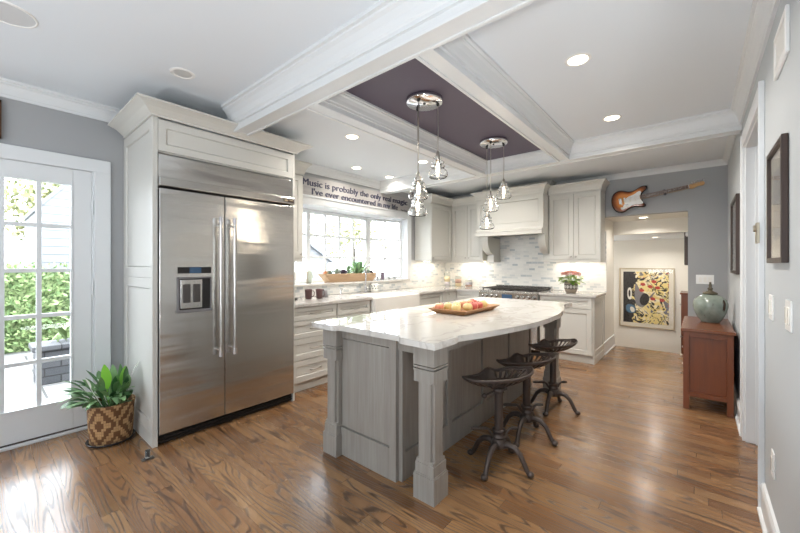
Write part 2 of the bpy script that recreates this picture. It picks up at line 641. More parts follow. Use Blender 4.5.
w = MB().box(-4.3, XR, -4.42, -4.3, 0, .9).box(-4.3, XR, -4.42, -4.3, 2.1, ZL).box(-2.5, XR, -4.42, -4.3, .9, 2.1).box(-4.3, -3.4, -4.42, -4.3, .9, 2.1)
struct('wall_side', w, 'wall')

# passage and the lower room beyond it
w = MB().box(XR + .12, 6.72, PY1, PY1 + .1, 0, PZ).box(XR + .12, 6.72, PY0 - .1, PY0, 0, PZ)
w.box(XR + .12, 6.72, PY0 - .1, PY1 + .1, PZ, PZ + .1)
w.box(6.66, 6.76, PY0 - .1, PY1 + .1, 1.80, PZ)
struct('wall_passage', w, 'wall_light')
w = MB().box(8.6, 8.7, -.1, 3., -.6, 1.83).box(6.72, 8.7, -.01, .105, -.6, 1.83).box(6.72, 8.7, 3., 3.1, -.6, 1.83)
w.box(6.64, 6.72, 1.165, 3.1, -.6, 1.83).box(6.64, 6.7, 0, 1.165, -.6, -.12)
struct('wall_lower_room', w, 'wall_light')
struct('ceiling_lower_room', B(6.76, 8.7, -.01, 3.1, 1.815, 1.9), 'ceiling')
struct('floor_lower_room', B(6.64, 8.7, -.01, 3.1, -.7, -.6), 'floor')
struct('baseboard_passage', MB().box(XR - .015, 6.7, PY1 - .016, PY1, 0, .17).box(XR - .015, 6.7, PY1 - .03, PY1, 0, .018).box(XR - .02, 6.7, PY1 - .022, PY1, .165, .185), 'trim', .004)
struct('trim_1', MB().box(6.76, 8.6, .105, .15, 1.74, 1.815), 'trim', .01)


def crown_prof(d, o):
    return [(0, -d), (o * .2, -d), (o * .22, -d * .86), (o * .3, -d * .8), (o * .42, -d * .55), (o * .62, -d * .33), (o * .8, -d * .25), (o * .82, -d * .17), (o, -d * .14), (o, 0), (0, 0)]


CP = crown_prof(.11, .058)
struct('trim_2', MB().sweep([(-4.3, YW), (.8, YW)], crown_prof(.118, .062), ZL, -1), 'trim')                       # left wall crown
struct('trim_3', MB().sweep([(.9, YR), (1.37, YR)], CP, ZL, 1), 'trim')

# ceiling beams: soffit boards with a bead along both edges
BM = 'trim'


def beam(name, x0, x1, y0, y1, zt, along):
    m = MB().box(x0, x1, y0, y1, ZB + .008, zt)
    if along == 'y':
        m.box(x0 - .004, x0 + .018, y0, y1, ZB, ZB + .02).box(x1 - .018, x1 + .004, y0, y1, ZB, ZB + .02)
    else:
        m.box(x0, x1, y0 - .004, y0 + .018, ZB, ZB + .02).box(x0, x1, y1 - .018, y1 + .004, ZB, ZB + .02)
    struct(name, m, BM, .003)


beam('trim_4', 1.375, 1.50, YR, 2.995, ZC + .05, 'y')
beam('trim_5', 4.01, 4.14, YR, YW, ZC + .05, 'y')
beam('trim_6', 1.50, 4.01, 2.005, 2.135, ZC + .05, 'x')
beam('trim_7', 1.50, 4.01, 1.045, 1.155, ZC + .05, 'x')
rect = lambda x0, x1, y0, y1: [(x0, y0), (x1, y0), (x1, y1), (x0, y1)]
struct('trim_8', MB().sweep([(1.375, 2.995), (1.375, YR)], crown_prof(.15, .092), ZL, -1), BM)
struct('trim_9', MB().sweep(rect(1.50, 4.01, 1.155, 2.005), CP, 2.57, 1, True), BM)
struct('trim_10', MB().sweep(rect(1.50, 4.01, YR, 1.045), crown_prof(.128, .07), 2.59, 1, True), BM)
struct('trim_11', MB().sweep([(1.50, 2.135), (4.01, 2.135), (4.01, YW), (2.03, YW)], CP, 2.59, 1), BM)
struct('trim_12', MB().sweep(rect(4.14, XR, YR, YW), crown_prof(.072, .046), ZC, 1, True), BM)

# doorway casing in the right wall
CT = .02
m = MB().box(JX0 - .055, JX0, YR, YR + CT, 0, JZ).box(JX1, JX1 + .09, YR, YR + CT, 0, JZ).box(JX0 - .055, JX1 + .09, YR, YR + CT, JZ, JZ + .105)
m.box(JX0 - .057, JX0 - .042, YR, YR + CT + .006, 0, JZ + .104).box(JX1 + .075, JX1 + .092, YR, YR + CT + .006, 0, JZ + .104)
m.box(JX0 - .001, JX0 + .015, YR - .121, YR + .004, 0, JZ - .014).box(JX1 - .015, JX1 + .001, YR - .121, YR + .004, 0, JZ - .014).box(JX0, JX1, YR - .12, YR + .004, JZ - .015, JZ)
m.box(JX1 - .03, JX1 - .015, YR - .09, YR - .05, 0, JZ)
m.box(JX0 - .055, JX0, YR - .14, YR - .12, 0, JZ + .1).box(JX1, JX1 + .09, YR - .14, YR - .12, 0, JZ + .1)
trim13 = struct('trim_13', m, 'trim', .003)
m = MB().box(JX0 - .062, JX0 + .004, YR + CT, YR + CT + .012, 1.435, 1.545)
m.cyl((JX0 - .03, YR + CT + .012, 1.515), (JX0 - .03, YR + CT + .022, 1.515), .018, n=14)
part('hinge', m, 'brass', trim13, .001, 'nickel hinge plate on the white door casing')

BP = [(0, 0), (.03, 0), (.03, .016), (.016, .022), (.016, .12), (.02, .125), (.018, .14), (.01, .155), (0, .16)]
struct('baseboard_right', MB().sweep([(.9, YR), (JX0 - .055, YR)], BP, 0, 1).sweep([(JX1 + .09, YR), (XR, YR)], BP, 0, 1), 'trim')
struct('baseboard_back', MB().sweep([(XR, YR), (XR, PY0)], BP, 0, 1), 'trim')
struct('baseboard_left', MB().sweep([(.72, YW), (.82, YW)], BP, 0, -1).sweep([(-4.3, YW), (DX0 - .11, YW)], BP, 0, -1), 'trim')

# ------------------------------------------------------------------ patio door (door_1)
door = bpy.data.objects.new('door_1', None); COL.objects.link(door); door.location = (.2, YW, 0); door['kind'] = 'structure'
yd0, yd1 = YW + .0, YW + .045
SX0, SX1 = -.19, .602
m = MB()
gx = [-.075, .488]; gz = [.253, 1.957]
m.box(SX0, gx[0], yd0, yd1, .03, 2.07).box(gx[1], SX1, yd0, yd1, .03, 2.07)
m.box(gx[0], gx[1], yd0, yd1, .03, gz[0]).box(gx[0], gx[1], yd0, yd1, gz[1], 2.07)
part('door_slab', m, 'trim', door, .003)
m = MB()
for i in (1, 2):
    x = gx[0] + (gx[1] - gx[0]) * i / 3; m.box(x - .0145, x + .0145, yd0 + .006, yd1 - .006, gz[0], gz[1])
for i in (1, 2, 3, 4):
    z = gz[0] + (gz[1] - gz[0]) * i / 5; m.box(gx[0], gx[1], yd0 + .007, yd1 - .007, z - .0145, z + .0145)
for a in [(gx[0], gx[0] + .012, gz[0] + .012, gz[1] - .012), (gx[1] - .012, gx[1], gz[0] + .012, gz[1] - .012), (gx[0], gx[1], gz[0], gz[0] + .012), (gx[0], gx[1], gz[1] - .012, gz[1])]:
    m.box(a[0], a[1], yd0 - .006, yd1, a[2], a[3])
part('muntins', m, 'trim', door, .002)
part('pane', B(gx[0], gx[1], yd0 + .019, yd0 + .025, gz[0], gz[1]), 'pane', door)
m = MB().box(SX1 + .015, SX1 + .118, YW - .022, YW, 0, 2.075).box(SX0 - .118, SX0 - .015, YW - .022, YW, 0, 2.075).box(SX0 - .118, SX1 + .118, YW - .022, YW, 2.075, 2.175)
m.box(SX1 + .003, SX1 + .016, YW - .004, YW + .105, 0, 2.085).box(SX0 - .016, SX0 - .003, YW - .004, YW + .105, 0, 2.085).box(SX0, SX1, YW - .004, YW + .105, 2.073, 2.086)
part('door_casing', m, 'trim', door, .003)
part('threshold', MB().box(DX0, DX1, YW - .03, YW + .12, 0, .022), 'trim', door, .004)
part('weather_strip', MB().box(SX0, SX1, YW - .008, YW + .04, .0225, .032), 'frame_dark', door)
for z in (1.78, 1.13, .35):
    m = MB().box(SX1 - .004, SX1 + .012, YW - .006, YW + .002, z - .05, z + .05); m.cyl((SX1 + .004, YW - .01, z - .055), (SX1 + .004, YW - .01, z + .055), .007, n=8)
    part('hinge', m, 'trim', door)
m = MB().cyl((SX0 + .06, YW, 1.0), (SX0 + .06, YW - .05, 1.0), .012).cyl((SX0 + .06, YW - .045, 1.0), (SX0 + .17, YW - .045, 1.0), .009).box(SX0 + .035, SX0 + .085, YW - .008, YW, .9, 1.1)
part('lever_handle', m, 'nickel', door)

# ------------------------------------------------------------------ bay window (window_1)
win = bpy.data.objects.new('window_1', None); COL.objects.link(win); win.location = (3.5, YW, BZ0); win['kind'] = 'structure'


def sash(p0, p1, z0, z1, nc, nr, st=.045, mu=.03):
    p0 = Vector(p0); p1 = Vector(p1); d = p1 - p0; L = d.length; a = math.atan2(d.y, d.x)
    T = Matrix.Translation((p0.x, p0.y, 0)) @ Matrix.Rotation(a, 4, 'Z')
    m = MB(); m.M = T
    m.box(0, L, -.03, .03, z0, z0 + st).box(0, L, -.03, .03, z1 - st, z1).box(0, st, -.03, .03, z0 + st, z1 - st).box(L - st, L, -.03, .03, z0 + st, z1 - st)
    part('sash_frame', m, 'trim', win, .003)
    m = MB(); m.M = T
    for i in range(1, nc):
        x = st + (L - 2 * st) * i / nc; m.box(x - mu / 2, x + mu / 2, -.018, .018, z0 + st, z1 - st)
    for i in range(1, nr):
        z = z0 + st + (z1 - z0 - 2 * st) * i / nr; m.box(st, L - st, -.017, .017, z - mu / 2, z + mu / 2)
    part('muntins', m, 'trim', win)
    m = MB(); m.M = T
    part('pane', m.box(st, L - st, -.003, .003, z0 + st, z1 - st), 'pane', win)


WZ0, WZ1 = 1.075, 2.075
sash((2.44, 3.90), (2.90, 4.11), WZ0, WZ1, 2, 3)
sash((2.91, 4.12), (4.06, 4.12), WZ0, WZ1, 4, 3)
sash((4.07, 4.11), (4.67, 3.895), WZ0, WZ1, 2, 3)
m = MB().prism([(4.03, 4.085), (4.09, 4.075), (4.11, 4.13), (4.05, 4.16)], WZ0, WZ1).prism([(2.88, 4.075), (2.94, 4.085), (2.93, 4.16), (2.87, 4.13)], WZ0, WZ1)
part('mullion_post', m, 'trim', win, .003)
bayp = [(2.40, YW + .1), (BX1 + .02, YW + .1), (4.72, 3.93), (4.09, 4.19), (2.89, 4.19), (2.38, 3.95)]
m = mat('bay_soffit_gloss', (236, 237, 238), .04, 0., IOR=2.0); M['soffit'] = m
part('soffit', MB().prism(bayp, BZ1 - .005, BZ1 + .1).box(BX0, BX1, YW - .001, YW + .105, BZ1 - .006, BZ1), 'soffit', win)
part('sill', MB().prism(bayp, BZ0 - .08, BZ0 + .016).box(BX0 - .03, BX1 + .03, YW - .045, YW + .11, BZ0 - .012, BZ0 + .016), 'quartz', win, .004)
m = MB().box(BX1, BX1 + .1, YW - .022, YW, BZ0 - .01, BZ1).box(BX0 - .1, BX0, YW - .022, YW, BZ0 - .01, BZ1).box(BX0 - .1, BX1 + .1, YW - .022, YW, BZ1, BZ1 + .1)
m.box(BX0 - .1, BX1 + .1, YW - .036, YW, BZ1 + .085, BZ1 + .11)
m.box(BX1 - .006, BX1 + .004, YW - .01, YW + .105, BZ0, BZ1)
part('window_casing', m, 'trim', win, .003)

# ------------------------------------------------------------------ outdoors
M['patio'] = mat('patio_stone', (214, 212, 206), .8)
g = N(M['patio']); b = g.n('ShaderNodeTexBrick', {'Vector': g.obj(), 'Color1': lin((124, 123, 120)), 'Color2': lin((108, 107, 105)), 'Mortar': lin((62, 62, 60)), 'Scale': 1., 'Mortar Size': .012, 'Brick Width': 1.0, 'Row Height': .55})
g.col(b.outputs['Color'])
M['stone'] = mat('planter_wall_stone', (150, 150, 152), .8)
g = N(M['stone']); b = g.n('ShaderNodeTexBrick', {'Vector': g.comb(g.sep(g.obj())[0], g.sep(g.obj())[2], 0.), 'Color1': lin((84, 84, 86)), 'Color2': lin((68, 69, 72)), 'Mortar': lin((44, 44, 45)), 'Scale': 1., 'Mortar Size': .008, 'Brick Width': .3, 'Row Height': .1})
g.col(b.outputs['Color'])
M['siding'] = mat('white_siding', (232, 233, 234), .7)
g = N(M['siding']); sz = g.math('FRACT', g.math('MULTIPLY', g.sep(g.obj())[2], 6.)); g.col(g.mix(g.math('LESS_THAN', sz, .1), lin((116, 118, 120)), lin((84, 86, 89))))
M['roof'] = mat('grey_roof', (112, 114, 117), .8)
struct('ground', B(-14, 22, YW + .12, 30, -.3, -.15), 'patio')
struct('ground.001', MB().box(-14, -4.42, -14, YW + .12, -.3, -.15).box(-4.42, XR, -14, -4.42, -.3, -.15), 'patio')


def leafblob(m, c, r, n, s, shell=.55):
    for _ in range(n):
        while 1:
            q = Vector((R.uniform(-1, 1), R.uniform(-1, 1), R.uniform(-1, 1)))
            if shell < q.length < 1: break
        p = Vector((c[0] + q.x * r[0], c[1] + q.y * r[1], c[2] + q.z * r[2]))
        d = Vector((R.uniform(-1, 1), R.uniform(-1, 1), R.uniform(-1, 1))).normalized(); e = d.orthogonal().normalized()
        k = s * R.uniform(.6, 1.3)
        m.add([p - d * k, p + e * k * .5, p + d * k, p - e * k * .5], [(0, 1, 2, 3)])


m = MB()
for i in range(7000):
    p = Vector((R.uniform(-4, 2.4), 8.68 + R.uniform(-.12, .12), R.uniform(-.1, 1.35))); d = Vector((R.uniform(-1, 1), R.uniform(-1, .3), R.uniform(-1, 1))).normalized(); e = d.orthogonal().normalized(); k = R.uniform(.03, .06)
    m.add([p - d * k, p + e * k * .55, p + d * k, p - e * k * .55], [(0, 1, 2, 3)])
m.cur = 1; m.box(-4, 2.4, 8.75, 9.25, -.15, 1.25)
M['hedge_core'] = mat('hedge_core', (150, 168, 126), .9)
g = N(M['hedge_core']); g.col(g.ramp(g.noise(g.obj(), 22., 3.), [(.42, (72, 92, 54)), (.56, (150, 164, 116))]))
solo('hedge', m, ['hedge', 'hedge_core'], 'trimmed green hedge beyond the stone planter, seen through the patio door', 'hedge')
m = MB().box(.46, 2.4, 6.1, 6.45, -.15, .27).box(.42, 2.44, 6.06, 6.5, .27, .33)
solo('planter_wall', m, 'stone', 'low grey stone planter wall on the patio outside the glass door', 'planter wall', bev=.01)
m = MB()
for i in range(26):
    a = R.uniform(0, 6.28); b0 = Vector((.95 + R.uniform(-.35, .4), 6.28 + R.uniform(-.1, .1), .33))
    m.leaf(b0, (math.cos(a) * .7, math.sin(a) * .7, 1), R.uniform(.25, .5), .06, .8)
solo('patio_shrub', m, 'hedge', 'small leafy shrub growing on the stone planter wall outdoors', 'shrub')


def tree(x, y, h, r, n, label, s=.11):
    t = thing('tree', label, 'tree', (x, y, -.15), 'trees beyond the patio')
    m = MB().tube([(x, y, -.15), (x + .1, y, h * .45), (x, y + .1, h * .8)], [.14, .11, .05], 8)
    part('trunk', m, 'frame_dark', t)
    m = MB()
    for k in range(6):
        leafblob(m, (x + R.uniform(-r, r) * .6, y + R.uniform(-r, r) * .4, h * .72 + R.uniform(-.3, .5) * r), (r * .7, r * .6, r * .6), n // 6, s, .3)
    part('foliage', m, 'tree', t)


tree(-2.0, 12.4, 3.6, 1.8, 2400, 'yellow-green tree behind the hedge, seen through the top panes of the patio door', .12)
tree(2.0, 15.6, 4.4, 1.8, 2400, 'tall pale green tree behind the hedge near the door hinge side', .12)
tree(10.4, 18., 5.2, 2.6, 2200, 'leafy tree over the neighbouring gable, seen through the bay window', .16)
tree(16., 17.5, 4.6, 2.2, 1800, 'leafy tree seen through the angled side of the bay window', .16)


def house(x0, x1, y0, y1, h, rh, label, over=.12, win_=()):
    t = thing('house', label, 'house', ((x0 + x1) / 2, (y0 + y1) / 2, -.15))
    m = MB().box(x0, x1, y0, y1, -.15, h)
    xm = (x0 + x1) / 2
    m.extrude([(x0, y0, h), (x1, y0, h), (xm, y0, h + rh)], (0, 0, 0), (0, y1 - y0, 0))
    part('wall', m, 'siding', t)
    m = MB()
    o = over; k = rh / (xm - x0)
    for sx in (-1, 1):
        xe = xm + sx * (xm - x0 + o)
        m.extrude([(xm, y0 - o, h + rh), (xe, y0 - o, h - k * o), (xe, y0 - o, h - k * o + .1), (xm, y0 - o, h + rh + .1)], (0, 0, 0), (0, y1 - y0 + 2 * o, 0))
    part('roof', m, 'roof', t)
    for (a, b, c_, d) in win_:
        f_ = part('window', MB().box(a - .06, b + .06, y0 - .04, y0, c_ - .06, d + .06), 'trim', t)
        part('pane', B(a, b, y0 - .045, y0 - .03, c_, d), 'blue_lcd', f_)


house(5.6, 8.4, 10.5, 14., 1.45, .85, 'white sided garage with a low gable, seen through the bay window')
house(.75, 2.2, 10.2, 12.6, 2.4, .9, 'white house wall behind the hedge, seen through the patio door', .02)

# ------------------------------------------------------------------ tile backsplash
struct('wall_back_tile', B(XR - .008, XR, 1.02, YW, .918, 1.80), 'tile_yz')
struct('wall_left_tile', MB().box(2.0, XR, YW - .008, YW, .918, BZ0 - .012).box(2.0, BX0 - .1, YW - .008, YW, BZ0 - .012, 1.38).box(BX1 + .1, XR, YW - .008, YW, BZ0 - .012, 1.40), 'tile_xz')

# ------------------------------------------------------------------ cabinetry
CC = [(0, 0), (.009, 0), (.009, .018), (.014, .03), (.020, .055), (.034, .085), (.052, .107), (.064, .117), (.071, .12), (.071, .136), (0, .136)]
CF = [(0, 0), (.014, 0), (.014, .012), (.022, .018), (.034, .03), (.058, .05), (.086, .064), (.108, .072), (.118, .074), (.118, .086), (0, .086)]
XP, YP = Vector((1, 0, 0)), Vector((0, 1, 0))


def pull(m, c, along, out, L):
    """bar pull"""
    c = Vector(c); a = Vector(along); o = Vector(out)
    m.tube([c - a * L / 2, c - a * L / 2 + o * .024, c - a * (L / 2 - .012) + o * .03, c + a * (L / 2 - .012) + o * .03, c + a * L / 2 + o * .024, c + a * L / 2], [.005, .005, .0055, .0055, .005, .005], 8)
    return m


def knob(m, c, out):
    c = Vector(c); o = Vector(out)
    m.tube([c, c + o * .012, c + o * .014, c + o * .024, c + o * .028], [.005, .005, .012, .013, .008], 10)
    return m


def fronts_y(t, specs, y):
    """doors/drawers facing -Y at plane y. spec: (kind,x0,x1,z0,z1,handle)"""
    for k, x0, x1, z0, z1, hd in specs:
        m = MB().shaker((x0, y, z0), XP, -YP, x1 - x0, z1 - z0, rail=(.045 if z1 - z0 < .2 else .058))
        d = part(k, m, 'cab', t, .0012)
        if hd == 'pull': part('handle', pull(MB(), ((x0 + x1) / 2, y - .02, (z0 + z1) / 2), XP, -YP, .13), 'nickel', d)
        elif hd == 'toppull': part('handle', pull(MB(), ((x0 + x1) / 2, y - .02, z1 - .032), XP, -YP, .17), 'nickel', d)
        elif hd: part('knob', knob(MB(), (x0 + .03 if hd[0] == 'l' else x1 - .03, y - .02, z0 + .035 if hd[1] == 'b' else z1 - .035), -YP), 'nickel', d)


def fronts_x(t, specs, x):
    """doors/drawers facing -X at plane x. spec: (kind,y0,y1,z0,z1,handle)  (l = +Y side)"""
    for k, y0, y1, z0, z1, hd in specs:
        m = MB().shaker((x, y1, z0), -YP, -XP, y1 - y0, z1 - z0, rail=(.045 if z1 - z0 < .2 else .058))
        d = part(k, m, 'cab', t, .0012)
        if hd == 'pull': part('handle', pull(MB(), (x - .02, (y0 + y1) / 2, (z0 + z1) / 2), YP, -XP, .13), 'nickel', d)
        elif hd: part('knob', knob(MB(), (x - .02, y1 - .03 if hd[0] == 'l' else y0 + .03, z0 + .035 if hd[1] == 'b' else z1 - .035), -XP), 'nickel', d)


# -- refrigerator surround
FX0, FX1, FY = .822, 1.985, 3.0
t = thing('refrigerator_surround', 'tall painted cabinet surround with top cupboard and flared crown around the steel refrigerator', 'cabinet', ((FX0 + FX1) / 2, 3.4, 0))
m = MB().box(FX0, FX0 + .022, FY, YW - .002, 0, 2.39).box(FX1 - .022, FX1, FY, YW - .002, 0, 2.39).box(FX0 + .022, FX1 - .022, FY + .02, YW - .002, 2.14, 2.39)
part('carcass', m, 'cab', t, .002)
# applied side panel with two framed fields
m = MB().shaker((FX0, YW - .005, .10), -YP, -XP, YW - FY - .005, 1.12, t=.012, rail=.075, rec=.009)
m.shaker((FX0, YW - .005, 1.222), -YP, -XP, YW - FY - .005, 1.165, t=.012, rail=.075, rec=.009)
m.box(FX0 - .012, FX0, FY, YW - .005, 0, .098)
part('side_panel', m, 'cab', t, .0015)
m = MB().shaker((FX0 + .024, FY + .02, 2.15), XP, -YP, FX1 - FX0 - .048, .225, t=.022, rail=.05)
part('door', m, 'cab', t, .0015)
m = MB().sweep([(FX0 - .012, YW - .062), (FX0 - .012, FY - .002), (FX1 + .004, FY - .002), (FX1 + .004, 3.36)], CF, 2.388, -1)
part('crown', m, 'cab', t)

# -- refrigerator
RX0, RX1, RS = .848, 1.960, 1.312
RF = 2.98
t = thing('refrigerator', 'large stainless steel side-by-side refrigerator with two long vertical handles', 'refrigerator', ((RX0 + RX1) / 2, 3.35, 0))
part('body', MB().box(RX0, RX1, 3.035, 3.70, .09, 2.13).box(RX0 + .03, RX1 - .03, 3.03, 3.68, .0, .09), 'black', t)
m = MB()
for k in range(26): m.box(RX0 + .02, RX1 - .02, 3.016, 3.03, .012 + k * .0029, .0132 + k * .0029)
part('kick_grille', MB().box(RX0, RX1, 3.02, 3.035, .008, .082).box(RX0, RX1, 3.008, 3.02, .02, .03).box(RX0, RX1, 3.008, 3.02, .045, .055), 'black', t, label='black toe grille')
dl = part('door', MB().box(RX0, RS - .003, RF, 3.03, .085, 1.875), 'steel', t, .004)
dr = part('door', MB().box(RS + .003, RX1, RF, 3.03, .085, 1.875), 'steel', t, .004)
for d, x in ((dl, 1.258), (dr, 1.368)):
    m = MB().tube([(x, RF - .058, .60), (x, RF - .058, 1.67)], .0135, 14)
    for z in (.635, 1.635): m.tube([(x, RF, z), (x, RF - .058, z)], .011, 10)
    h = part('handle', m, 'steel_plain', d)
    for z in (.585, 1.655): part('handle_cap', MB().tube([(x, RF - .058, z), (x, RF - .058, z + .045)], .019, 14), 'chrome', d)
m = MB().box(RX0, RX1, 3.0, 3.035, 1.955, 2.128)
part('grille_panel', m, 'steel', t, .003)
m = MB().box(RX0 - .003, RX1 + .003, RF - .012, 3.03, 1.892, 1.957)
part('grille_lip', m, 'steel_plain', t, .006)
part('badge', MB().box(1.845, 1.893, RF - .015, RF - .012, 1.908, 1.936).box(1.897, 1.95, RF - .015, RF - .012, 1.910, 1.936), 'frame_dark', t)
part('badge_plate', MB().box(1.851, 1.887, RF - .0165, RF - .0148, 1.913, 1.931).box(1.903, 1.944, RF - .0165, RF - .0148, 1.921, 1.931), 'champagne', t)
# dispenser in the left door
m = MB().box(.965, 1.202, RF - .004, RF, 1.252, 1.30)
dp = part('control_strip', m, 'black', t)
part('display', B(1.045, 1.128, RF - .0055, RF - .0038, 1.254, 1.298), 'blue_lcd', dp)
m = MB().box(.960, .975, RF - .010, RF, .97, 1.225).box(1.195, 1.205, RF - .010, RF, .97, 1.225).box(.960, 1.205, RF - .010, RF, 1.212, 1.225).box(.955, 1.208, RF - .022, RF, .955, .975)
fr = part('dispenser_frame', m, 'greypot', t, .003)
part('dispenser_well', B(.975, 1.195, RF - .003, RF - .001, .975, 1.212), 'black', fr)
part('dispenser_plate', B(.982, 1.135, RF - .008, RF - .002, .985, 1.205), 'steel_plain', fr, .003)
for x in (.998, 1.068):
    part('paddle', MB().box(x, x + .052, RF - .014, RF - .007, 1.03, 1.17), 'paddle', fr, .006)

# -- narrow wall cupboard beside the refrigerator
t = thing('wall_cabinet', 'narrow painted wall cupboard squeezed between the refrigerator and the bay window', 'cabinet', (2.19, 3.6, 1.38), 'wall cabinets')
part('carcass', MB().box(1.99, 2.392, 3.47, YW - .01, 1.38, 2.34), 'cab', t, .002)
fronts_y(t, [('door', 1.995, 2.388, 1.40, 2.325, 'rb')], 3.47)
part('light_rail', B(1.99, 2.395, 3.46, 3.49, 1.35, 1.38), 'cab', t, .003)
part('crown', MB().sweep([(1.99, 3.452), (2.396, 3.452), (2.396, YW - .06)], CC, 2.335, -1), 'cab', t)

# -- base cabinets on the window wall
BYF = 3.15
t = thing('base_cabinet', 'painted base unit of four stacked drawers right of the refrigerator', 'cabinet', (2.31, 3.46, 0), 'base cabinets')
part('carcass', MB().box(1.99, 2.617, BYF, YW - .01, .10, .88).box(1.99, 2.617, BYF + .05, YW - .01, 0, .10), 'cab', t, .001)
part('plinth', B(1.99, 2.617, BYF + .035, BYF + .05, 0, .105), 'cab', t)
fronts_y(t, [('drawer', 2.03, 2.612, .742, .876, 'pull'), ('drawer', 2.03, 2.612, .56, .736, 'pull'), ('drawer', 2.03, 2.612, .335, .554, 'pull'), ('drawer', 2.03, 2.612, .108, .329, 'pull')], BYF)
t = thing('base_cabinet', 'painted base unit with one drawer over a door, left of the farmhouse sink', 'cabinet', (2.9, 3.46, 0), 'base cabinets')
part('carcass', MB().box(2.622, 3.165, BYF, YW - .01, .10, .88).box(2.622, 3.165, BYF + .05, YW - .01, 0, .10), 'cab', t, .001)
fronts_y(t, [('drawer', 2.628, 3.145, .742, .876, 'pull'), ('door', 2.628, 3.145, .108, .736, 'rt')], BYF)
t = thing('base_cabinet', 'painted two door base unit carrying the white farmhouse sink', 'cabinet', (3.63, 3.46, 0), 'base cabinets')
part('carcass', MB().box(3.17, 4.105, BYF, YW - .01, .10, .62).box(3.17, 4.105, BYF + .05, YW - .01, 0, .10), 'cab', t, .001)
fronts_y(t, [('door', 3.18, 3.635, .108, .61, 'rt'), ('door', 3.64, 4.095, .108, .61, 'lt')], BYF)
t = thing('base_cabinet', 'painted pull-out panel unit with a long top handle, right of the farmhouse sink', 'cabinet', (4.45, 3.46, 0), 'base cabinets')
part('carcass', MB().box(4.11, 4.775, BYF, YW - .01, .10, .88).box(4.11, 4.775, BYF + .05, YW - .01, 0, .10), 'cab', t, .001)
fronts_y(t, [('door', 4.16, 4.765, .108, .876, 'toppull')], BYF)
t = thing('base_cabinet', 'painted corner base unit with a knobbed door in the inside corner', 'cabinet', (5.3, 3.46, 0), 'base cabinets')
part('carcass', MB().box(4.78, XR - .01, BYF, YW - .01, .10, .88).box(4.78, XR - .01, BYF + .05, YW - .01, 0, .10), 'cab', t, .001)
fronts_y(t, [('door', 4.785, 4.98, .108, .876, 'rt'), ('door', 4.985, 5.21, .108, .876, None)], BYF)

# -- base cabinets on the range wall
BXF = 5.215
t = thing('base_cabinet', 'painted drawer unit between the inside corner and the range', 'cabinet', (5.5, 2.9, 0), 'base cabinets')
part('carcass', MB().box(BXF, XR - .01, 2.70, BYF - .003, .10, .88).box(BXF + .05, XR - .01, 2.70, BYF - .003, 0, .10), 'cab', t, .001)
fronts_x(t, [('drawer', 2.706, 3.115, .742, .876, 'pull'), ('drawer', 2.706, 3.115, .43, .736, 'pull'), ('drawer', 2.706, 3.115, .108, .424, 'pull')], BXF)
t = thing('base_cabinet', 'painted base unit with drawer and door under the pink potted flower', 'cabinet', (5.5, 1.4, 0), 'base cabinets')
part('carcass', MB().box(BXF, XR - .01, 1.06, 1.752, .10, .88).box(BXF + .03, XR - .01, 1.075, 1.752, 0, .10), 'cab', t, .001)
fronts_x(t, [('drawer', 1.075, 1.745, .73, .876, 'pull'), ('door', 1.075, 1.745, .115, .722, 'lt')], BXF)
m = MB().shaker((BXF, 1.06, .10), XP, -YP, XR - BXF - .01, .775, t=.012, rail=.07)
part('side_panel', m, 'cab', t, .001)
part('base_moulding', MB().box(BXF - .005, XR - .02, 1.045, 1.06, 0, .10).box(BXF + .02, BXF + .03, 1.06, 1.752, 0, .10), 'cab', t, .003)

# -- worktops
solo('worktop', MB().box(1.99, 3.175, BYF - .045, YW - .009, .882, .915), 'quartz2', 'grey quartzite worktop between the refrigerator and the farmhouse sink', 'worktop', 'worktops', bev=.003)
m = MB().prism([(4.10, BYF - .045), (5.17, BYF - .045), (5.17, 2.69), (XR - .009, 2.69), (XR - .009, YW - .009), (4.10, YW - .009)], .882, .915)
solo('worktop', m, 'quartz2', 'corner quartzite worktop between the farmhouse sink and the range', 'worktop', 'worktops', bev=.003)
solo('worktop', B(5.17, XR - .009, 1.025, 1.752, .882, .915), 'quartz2', 'short quartzite worktop right of the range under the pink flower pot', 'worktop', 'worktops', bev=.003)

# -- farmhouse sink
m = MB()
x0, x1, y0, y1 = 3.18, 4.095, BYF - .085, YW - .16
m.box(x0, x1, y0, y0 + .03, .63, .905).box(x0, x1, y1 - .02, y1, .66, .905).box(x0, x0 + .025, y0 + .03, y1 - .02, .66, .905).box(x1 - .025, x1, y0 + .03, y1 - .02, .66, .905).box(x0, x1, y0 + .03, y1, .63, .66)
t = thing('farmhouse_sink', 'white ceramic apron-front farmhouse sink under the bay window', 'sink', ((x0 + x1) / 2, 3.4, .63))
part('basin', m, 'ceramic', t, .012)
part('drain', MB().lathe([(.001, .664), (.04, .664), (.045, .661)], (3.63, 3.38, 0), 20), 'chrome', t)
solo('worktop', B(3.178, 4.097, YW - .158, YW - .009, .882, .915), 'quartz2', 'narrow quartzite strip behind the farmhouse sink carrying the faucet', 'worktop', 'worktops', bev=.003)

